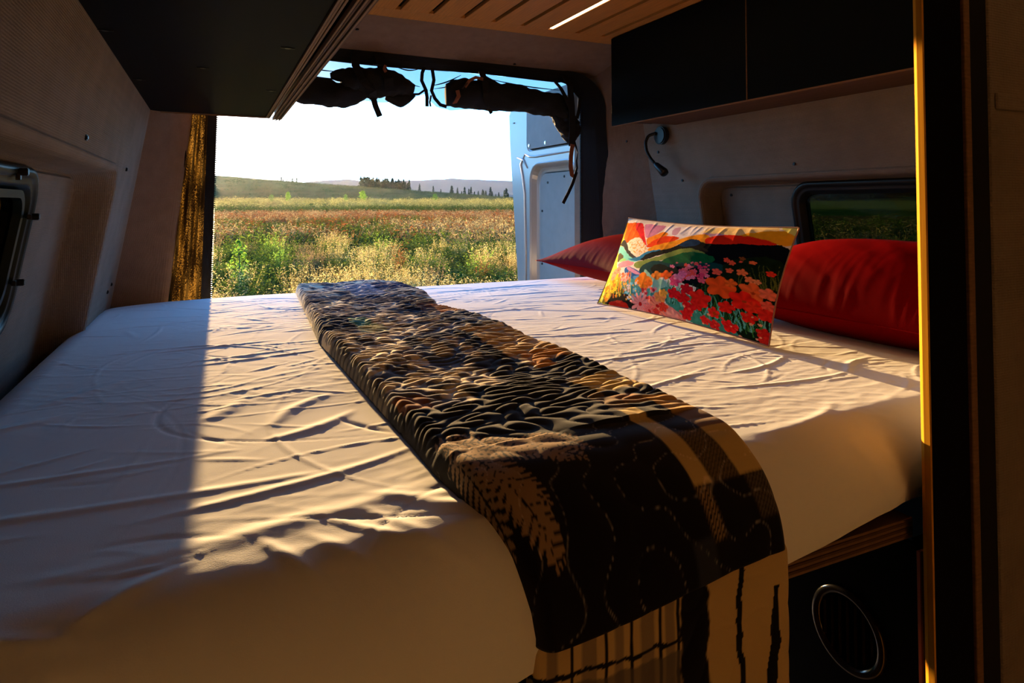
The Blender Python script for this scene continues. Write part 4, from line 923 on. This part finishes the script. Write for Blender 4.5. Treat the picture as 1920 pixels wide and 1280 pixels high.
    for cx, cy, r_, col_ in [(860, 760, 44, (220, 60, 110)), (900, 720, 40, (236, 130, 160)), (940, 690, 34, (232, 110, 150)), (835, 865, 52, (214, 24, 30)), (905, 905, 50, (206, 24, 26)), (950, 825, 50, (196, 22, 34)), (1040, 900, 78, (222, 34, 24)), (1000, 960, 46, (214, 30, 24)), (925, 980, 48, (204, 24, 26)), (1112, 1010, 42, (230, 40, 28)), (885, 1030, 44, (206, 30, 30)), (1020, 1070, 34, (214, 40, 34)),
                             (1210, 790, 98, (240, 82, 26)), (1290, 750, 40, (242, 100, 34)), (1415, 800, 78, (244, 100, 44)), (1345, 890, 88, (238, 36, 22)), (1390, 930, 50, (240, 50, 26)), (1215, 960, 52, (226, 32, 20)), (1345, 1020, 50, (230, 34, 22)), (1190, 1105, 52, (228, 30, 26)), (1080, 1100, 40, (210, 36, 34)), (1460, 980, 60, (226, 40, 30)), (1480, 900, 44, (238, 90, 70)), (1400, 1130, 44, (210, 34, 26)), (1500, 800, 50, (236, 110, 80)),
                             (1290, 535, 24, (236, 80, 56)), (1325, 560, 24, (238, 90, 60)), (1385, 540, 12, (236, 90, 60)), (1458, 538, 20, (242, 110, 60)), (1395, 505, 20, (130, 70, 30)), (1300, 632, 26, (240, 96, 60)), (1380, 640, 34, (242, 120, 70)), (1415, 700, 30, (244, 130, 80)), (1460, 710, 24, (244, 140, 90)), (1550, 620, 26, (226, 50, 30)), (1210, 655, 34, (232, 90, 70)), (1390, 1195, 42, (220, 40, 30))]: flower(cx, cy, r_, col_, None, 5)
    for cx, cy in [(1415, 812), (1345, 895), (1112, 1015)]: flower(cx, cy, 14, (180, 60, 20))
    for i in range(26): flower(rr.uniform(700, 1400), rr.uniform(960, 1180), rr.uniform(6, 12), [(230, 70, 50), (240, 160, 120)][i % 2])
    return np.clip(c, 0, 1)

cushion('pillow', [(1.075, 2.10, -.205), (1.075, 1.36, -.215), (1.43, 1.33, -.135), (1.40, 2.05, -.150)], .150, 110, 70, M['red'], 'crimson satin pillow at the rear end of the bed by the open door', wr=.0008, ex=.75, seed=300, pin=.09)
cushion('pillow', [(1.10, 1.24, -.225), (1.10, .53, -.225), (1.405, .53, -.125), (1.395, 1.24, -.125)], .185, 130, 80, M['red'], 'crimson satin pillow beneath the smoked side window', wr=.0018, ex=.75, seed=310, pin=.03)
BLc, BRc, TRc, TLc = (.925, 1.450, -.262), (.935, .882, -.262), (1.055, .915, -.046), (1.055, 1.492, -.038)
cushion('pillow', [BLc, BRc, TRc, TLc], .072, 421, 232, M['print'], 'lumbar pillow printed with orange mountains and red poppies', colf=pillow_print, wr=.0011, seed=320, pin=.045, power=2.4, ex=.85)
# ================================================================ roll-up mesh screen in the door opening
scr = thing('bug_screen', 'black roll-up mesh screen hung around the rear door opening', 'screen', (.63, 2.15, -.3))
# border band: (x,z) centre path with inner and outer edges
def band(inn, out, yi, yo):
    V = []; n = len(inn)
    for (a, b), (c, d) in zip(inn, out):
        V += [(a, yi, b), ((a+c)/2, (yi+yo)/2-.004, (b+d)/2), (c, yo, d), (c, yo+.006, d), (a, yi+.006, b)]
    F = [(i*5+k, i*5+(k+1) % 5, (i+1)*5+(k+1) % 5, (i+1)*5+k) for i in range(n-1) for k in range(5)]+[tuple(range(5)), tuple((n-1)*5+k for k in range(5))[::-1]]
    return V, F
inn, out = [], []
for x in np.linspace(-.08, 1.20, 40): inn.append((x, .470+.003*math.sin(x*9))); out.append((x, .507+.002*math.sin(x*7)))
for a in np.linspace(90, 0, 14)[1:]:
    inn.append((1.20+.093*math.cos(R(a)), .377+.093*math.sin(R(a)))); out.append((1.22+.135*math.cos(R(a)), .375+.132*math.sin(R(a))))
for z in np.linspace(.36, -.45, 24): inn.append((1.293, z)); out.append((1.355+.035*sstep(.36, -.1, z)*1.0, z))
ys_o = [2.112]*40+[2.112-.05*k/13 for k in range(1, 14)]+[2.062-.004*k/24 for k in range(24)]
V = []; n = len(inn)
for (a, b), (c, d), yo in zip(inn, out, ys_o):
    V += [(a, 2.140, b), ((a+c)/2+.004, (2.140+yo)/2-.010, (b+d)/2), (c, yo-.002, d), (c+.01, yo+.02, d+.004), (a, 2.150, b)]
F = [(i*5+k, i*5+(k+1) % 5, (i+1)*5+(k+1) % 5, (i+1)*5+k) for i in range(n-1) for k in range(5)]+[tuple(range(5)), tuple((n-1)*5+k for k in range(5))[::-1]]
MB().add(V, F).build('border_band', M['blackcloth'], scr, smooth=False)
q = MB()
for z in np.arange(-.44, .36, .0062): q.box(1.2885, 1.2945, 2.139, 2.143, z, z+.0030)
q.build('zipper_teeth', M['blackplastic'], scr, kind='stuff')
# sheer mesh between band and rolled screens
M['sheer'] = see_through(mat('sheer_black_mesh', (.03,.032,.036), .6), .76)
xs_ = np.linspace(.20, 1.285, 150); t_ = np.linspace(0, 1, 26)
lowz = np.interp(xs_, [.20, .30, .40, .50, .58, .63, .67, .71, .76, .85, 1.0, 1.15, 1.285], [.375, .37, .355, .345, .352, .372, .388, .344, .335, .345, .345, .35, .30])
XXs, TTs = np.meshgrid(xs_, t_, indexing='ij'); Zs = .472*(1-TTs)+np.interp(XXs, xs_, lowz)*TTs
fan = np.arctan2(XXs-.665, .02+TTs*.12); Ys = 2.150+.004*np.sin(fan*26+3*TTs)*TTs+.003*np.sin(XXs*60+TTs*5)+.010*TTs
mesh('sheer_panel', np.stack([XXs, Ys, Zs], -1), gridF(*XXs.shape), M['sheer'], scr, smooth=True, label='sheer see-through mesh with folds')
q = MB()
for a, b in (((.20, .455), (.372, .436)), ((.21, .425), (.40, .412)), ((.56, .44), (.648, .408)), ((.57, .468), (.64, .468)), ((.69, .415), (.80, .462)), ((.70, .405), (.86, .455)), ((.90, .458), (1.21, .438)), ((.86, .447), (1.20, .420))):
    pts = [(a[0]+(b[0]-a[0])*k/8, 2.147, a[1]+(b[1]-a[1])*k/8-.006*math.sin(PI*k/8)) for k in range(9)]; MB().tube(pts, [.0009+.0016*math.sin(PI*k/8) for k in range(9)], 5).build('gathered_fold', M['blackcloth'], scr)
# rolled-up screens
def roll(pts, rad, seed, name='rolled_screen', n=22, per=.012):
    """fat rolled cloth: smooth centreline, wrinkled surface"""
    P = [Vector(p) for p in pts]; ts = np.linspace(0, len(P)-1, 22*(len(P)-1)//2); V = []; r0 = np.random.default_rng(seed); ph = r0.random(4)*6
    C3 = []; Rr = []
    for t in ts:
        i = min(int(t), len(P)-2); f = t-i; a, b, c, d = P[max(i-1, 0)], P[i], P[i+1], P[min(i+2, len(P)-1)]
        C3.append(.5*((2*b)+(c-a)*f+(2*a-5*b+4*c-d)*f*f+(3*b-a-3*c+d)*f**3)); Rr.append(np.interp(t, range(len(P)), rad))
    prev = None
    for i, p in enumerate(C3):
        tg = (C3[min(i+1, len(C3)-1)]-C3[max(i-1, 0)]).normalized(); n1 = Vector((0, 1, 0)); n1 = (n1-tg*n1.dot(tg)).normalized(); n2 = tg.cross(n1)
        for k in range(n):
            a = 2*PI*k/n; s = 1+.10*math.sin(3*a+i*.22+ph[0])+.04*math.sin(7*a-i*.31+ph[1])+.035*math.sin(i*.9+a*2+ph[2])+.03*math.sin(11*a+ph[3]+i*.12)
            V.append(p+n1*math.cos(a)*Rr[i]*s*.8+n2*math.sin(a)*Rr[i]*s)
    m = len(C3); F = [(i*n+k, i*n+(k+1) % n, (i+1)*n+(k+1) % n, (i+1)*n+k) for i in range(m-1) for k in range(n)]+[tuple(range(n))[::-1], tuple((m-1)*n+k for k in range(n))]
    return MB().add(V, F).build(name, M['blackcloth'], scr, smooth=True)
roll([(.10, 2.12, .385), (.20, 2.12, .378), (.285, 2.12, .362), (.345, 2.12, .356), (.40, 2.12, .362), (.445, 2.12, .385)], [.038, .040, .044, .043, .036, .036], 1)
roll([(.375, 2.115, .402), (.42, 2.115, .405), (.47, 2.11, .403), (.53, 2.11, .402), (.575, 2.115, .395), (.615, 2.12, .388)], [.030, .043, .050, .044, .040, .020], 2)
roll([(.735, 2.125, .385), (.79, 2.115, .387), (.86, 2.11, .390), (.95, 2.11, .386), (1.04, 2.11, .383), (1.12, 2.11, .378), (1.17, 2.11, .365), (1.20, 2.11, .335), (1.215, 2.11, .300), (1.228, 2.11, .262), (1.232, 2.11, .235)], [.036, .052, .050, .049, .046, .044, .044, .044, .046, .034, .014], 3)
# frayed ends and cloth lumps
roll([(.34, 2.118, .415), (.375, 2.11, .418), (.40, 2.11, .405)], [.010, .022, .016], 4, 'cloth_lump'); roll([(.52, 2.11, .36), (.57, 2.11, .350), (.62, 2.115, .372)], [.010, .022, .006], 5, 'cloth_lump')
roll([(1.155, 2.10, .335), (1.185, 2.10, .30), (1.215, 2.10, .262)], [.012, .022, .014], 6, 'cloth_lump'); roll([(1.235, 2.105, .33), (1.25, 2.105, .285), (1.235, 2.105, .25)], [.010, .022, .010], 7, 'cloth_lump')
roll([(.85, 2.11, .43), (.875, 2.105, .44), (.93, 2.11, .425)], [.008, .018, .012], 8, 'cloth_lump')
# straps and hangers
def strap(pts, w, name='strap', m='blackcloth', side=None, label=None): return MB().ribbon(pts, w, .0018, side).build(name, M[m], scr, label=label)
strap([(.416, 2.10, .50), (.414, 2.085, .45), (.43, 2.06, .40), (.465, 2.06, .362), (.475, 2.095, .345)], .026)
strap([(.472, 2.09, .352), (.480, 2.085, .320), (.494, 2.085, .288)], .019)
strap([(.492, 2.10, .50), (.500, 2.085, .45), (.515, 2.055, .41), (.520, 2.06, .37)], .030)
strap([(.66, 2.135, .475), (.648, 2.12, .452), (.646, 2.12, .425), (.660, 2.115, .392), (.664, 2.115, .366), (.664, 2.115, .336)], .012)
strap([(.688, 2.135, .475), (.690, 2.12, .43), (.680, 2.115, .392), (.692, 2.115, .366), (.712, 2.115, .345), (.735, 2.115, .340)], .012)
strap([(.678, 2.114, .375), (.673, 2.112, .352), (.676, 2.112, .336)], .006); q = MB(); q.tube([(.612, 2.112, .374), (.634, 2.112, .376), (.655, 2.114, .392)], .004, 6); q.build('zipper_end', M['blackcloth'], scr)
strap([(.862, 2.11, .475), (.858, 2.06, .43), (.856, 2.05, .385), (.870, 2.06, .345)], .024)
strap([(.872, 2.07, .345), (.882, 2.08, .335), (.892, 2.085, .322)], .012)
strap([(.742, 2.075, .345), (.752, 2.07, .352), (.763, 2.07, .372), (.758, 2.07, .392)], .014, m='orangetape', label='orange brown webbing strap', side=(.8, 0, .6))
strap([(.785, 2.068, .405), (.80, 2.062, .428), (.822, 2.06, .440), (.85, 2.06, .436)], .011, m='orangetape', label='orange brown webbing strap', side=(.3, 0, 1))
strap([(.505, 2.055, .452), (.500, 2.055, .440), (.506, 2.055, .430)], .010, m='orangetape', label='orange brown webbing strap')
strap([(1.200, 2.11, .49), (1.200, 2.062, .44), (1.203, 2.055, .36), (1.206, 2.055, .28), (1.205, 2.06, .215)], .026)
strap([(1.172, 2.12, .46), (1.165, 2.07, .43), (1.18, 2.055, .39), (1.20, 2.055, .35)], .016)
strap([(1.252, 2.13, .44), (1.254, 2.08, .40), (1.236, 2.06, .35), (1.226, 2.056, .32)], .013)
strap([(1.204, 2.052, .222), (1.196, 2.050, .18), (1.194, 2.050, .14), (1.200, 2.050, .108), (1.210, 2.050, .104)], .017, m='orangetape', label='orange brown webbing strap')
strap([(1.216, 2.065, .245), (1.222, 2.058, .215), (1.229, 2.056, .19), (1.222, 2.054, .16), (1.224, 2.054, .135), (1.216, 2.052, .115)], .008, side=[(1, 0, 0), (.9, .3, 0), (.5, .8, 0), (.9, .4, 0), (1, 0, 0), (1, 0, 0)])
strap([(1.219, 2.050, .120), (1.200, 2.047, .075), (1.183, 2.045, .045), (1.158, 2.043, .004)], .012)
q = MB()
for k in range(9):
    t = k/8; q.box(.776+.03*t-.003, .779+.03*t, 2.064, 2.067, .398+.034*t, .401+.034*t)
for k in range(8): q.box(.467+.0045*k, .4695+.0045*k, 2.068, 2.071, .452, .456)
q.build('zipper_teeth', M['blackplastic'], scr, kind='stuff')
# gathered mesh curtain at the left of the opening, sun behind it
M['curtain'] = mat('brown_mesh_curtain', (.02,.012,.006), .8, spec=.1, trans=.8, noise=(700, .95, (1,1,1)))
cn = M['curtain'].node_tree; nz_ = cn.nodes.new('ShaderNodeTexNoise'); nz_.inputs['Scale'].default_value = 330; nz_.inputs['Detail'].default_value = 3
nz2 = cn.nodes.new('ShaderNodeTexNoise'); nz2.inputs['Scale'].default_value = 9; mp_ = cn.nodes.new('ShaderNodeMapping'); mp_.inputs['Scale'].default_value = (6, 1, .8)
tc_ = cn.nodes.new('ShaderNodeTexCoord'); cn.links.new(tc_.outputs['Object'], mp_.inputs[0]); cn.links.new(mp_.outputs[0], nz2.inputs[0]); cn.links.new(tc_.outputs['Object'], nz_.inputs[0])
ad_ = cn.nodes.new('ShaderNodeMath'); ad_.operation = 'ADD'; cn.links.new(nz_.outputs[0], ad_.inputs[0]); cn.links.new(nz2.outputs[0], ad_.inputs[1])
cr_ = cn.nodes.new('ShaderNodeValToRGB'); cr_.color_ramp.elements[0].position = .98; cr_.color_ramp.elements[0].color = (.0035,.0018,.0006,1); cr_.color_ramp.elements[1].position = 1.22; cr_.color_ramp.elements[1].color = (.10,.055,.010,1)
mh_ = cn.nodes.new('ShaderNodeMath'); mh_.operation = 'MULTIPLY'; mh_.inputs[1].default_value = .8; cr_.color_ramp.elements[0].position = .78; cr_.color_ramp.elements[1].position = .98
cn.links.new(ad_.outputs[0], mh_.inputs[0]); cn.links.new(mh_.outputs[0], cr_.inputs[0])
for n_ in cn.nodes:
    if n_.type == 'BSDF_TRANSLUCENT': cn.links.new(cr_.outputs[0], n_.inputs[0])
zs = np.linspace(.56, -.62, 150); us = np.linspace(0, 1, 64); UU, ZZ = np.meshgrid(us, zs, indexing='ij')
xl_ = -.085+.10*np.minimum(ZZ, .3)-.02; Xc = xl_+(-.008+.03*ZZ*.3-xl_)*UU
Yc = 2.160+.014*np.sin(UU*19+1.2*np.sin(ZZ*5)+ZZ*2)+.006*np.sin(UU*37-ZZ*9)+.006*fbm(UU*4, ZZ*9, 3, 401)
mesh('mesh_curtain', np.stack([Xc, Yc, ZZ], -1), gridF(*UU.shape), M['curtain'], scr, smooth=True, label='gathered brown mesh curtain glowing gold from the sun behind')
V = []
for z in np.linspace(.55, -.62, 30):
    xr_ = .004+.020*z; V += [(xr_-.026, 2.135, z), (xr_, 2.138, z), (xr_, 2.146, z), (xr_-.026, 2.146, z)]
F = [(i*4+k, i*4+(k+1) % 4, (i+1)*4+(k+1) % 4, (i+1)*4+k) for i in range(29) for k in range(4)]
MB().add(V, F).build('curtain_binding', M['blackcloth'], scr, label='black binding band with the zipper edge')
q = MB()
for z in np.arange(-.42, .30, .0062): x_ = .004+.020*z; q.box(x_-.001, x_+.0035, 2.139, 2.143, z, z+.0030)
q.build('zipper_teeth', M['blackplastic'], scr, kind='stuff')

# ================================================================ open rear door on the right (white steel, seen from its inner side)
dr = thing('door_1', 'white steel rear door swung open with pale cloth panels', 'door', (1.37, 2.5, -1.3)); dr['kind'] = 'structure'; del dr['category']
XD = 1.335
def ye(z): return 2.845+.135*z+(0 if z > -.4 else 0)
b = MB()
# outline as (y,z); outer edge leans with the body
def dout(k): return [(2.215+k, -1.2+k), (2.215+k, .46-k)]
O = [(2.190, -1.22), (ye(-.9)-.04, -1.22), (ye(-.9), -1.15), (ye(-.4), -.4), (ye(0), 0), (ye(.3), .3), (ye(.44)-.01, .44), (ye(.44)-.06, .50), (2.190, .50)]
W1_ = rrect(2.245, 2.700, .245, .455, .035); W2_ = rrect(2.235, 2.675, -.90, .190, .085)
def tessn(out, holes):
    tri = tessellate_polygon([[Vector((p[0], p[1], 0)) for p in l] for l in [out]+holes]); return [p for l in [out]+holes for p in l], [tuple(t) for t in tri]
P, T = tessn(O, [W1_, W2_]); b.add([(XD, y, z) for y, z in P], T)
def lp(yy0, yy1, z0, z1, r, d): return [(XD+d, y, z) for y, z in rrect(yy0, yy1, z0, z1, r)]
def loops(L_):
    n = len(L_[0]); b.add([p for l in L_ for p in l], [(i*n+k, i*n+(k+1) % n, (i+1)*n+(k+1) % n, (i+1)*n+k) for i in range(len(L_)-1) for k in range(n)])
loops([lp(2.245+k, 2.700-k, .245+k, .455-k, .035, d) for k, d in ((0, 0), (.002, .004), (.006, .006), (.008, .010), (.008, .05))])
loops([lp(2.235+k, 2.675-k, -.90+k, .190-k, max(.085-k*.6, .02), d) for k, d in ((0, 0), (.004, -.003), (.009, -.001), (.014, .006), (.024, .028), (.034, .036), (.046, .040), (.048, .06))])
n = len(O); b.add([(XD+d, y, z) for d in (0, .058) for y, z in O], [(k, (k+1) % n, n+(k+1) % n, n+k) for k in range(n)]); b.add([(XD+.058, y, z) for y, z in O], [tuple(range(n))])
o = b.build('door_frame', M['whitepaint'], dr)
mod = o.modifiers.new('bev', 'BEVEL'); mod.width = .003; mod.segments = 2; mod.limit_method = 'ANGLE'; mod.angle_limit = R(50)
# pressed ribs on the steel
for pts in ([(2.715, .236), (2.665, .222), (2.60, .218), (2.30, .218)], [(2.72, .235), (2.76, .19), (2.74, .14), (2.715, .05), (2.705, -.2), (2.70, -.6)], [(2.80, .225), (2.73, .21), (2.69, .17)]):
    MB().tube([(XD-.001, y, z) for y, z in pts], [.003]+[.006]*(len(pts)-2)+[.003], 8).build('rib', M['whitepaint'], dr, smooth=True)
def slab(A, x0, x1, m, name, label):
    n = len(A); return MB().add([(x0, y, z) for y, z in A]+[(x1, y, z) for y, z in A], [tuple(range(n)), tuple(range(n, 2*n))[::-1]]+[(k, (k+1) % n, n+(k+1) % n, n+k) for k in range(n)]).build(name, m, dr, label=label)
p1 = slab(rrect(2.256, 2.689, .256, .444, .028), XD-.006, XD+.006, M['doorcloth'], 'upper_panel', 'beige cloth panel')
p2 = slab(rrect(2.285, 2.624, -.85, .140, .055), XD+.032, XD+.040, M['doorcloth'], 'lower_panel', 'pale cloth panel')
for y, z in ((2.66, .272), (2.50, .272), (2.30, .272), (2.56, .43)): MB().cyl((XD-.007, y, z), .0075, .006, 'X', 14, b=.0015).build('fastener', M['chrome'] if z < .3 else M['blackplastic'], p1)
for y, z in ((2.55, .098), (2.603, -.03), (2.605, -.27), (2.40, .12)): MB().cyl((XD+.031, y, z), .0055, .005, 'X', 14, b=.001).build('fastener', M['blackplastic'], p2)
MB().box(XD-.004, XD+.004, 2.83, 2.845, .395, .40).build('latch_slot', M['blackplastic'], dr)
for z in (-1.0, .30): MB().cyl((1.345, 2.20, z), .012, .08, 'Z', 14).build('hinge', M['whitepaint'], dr)
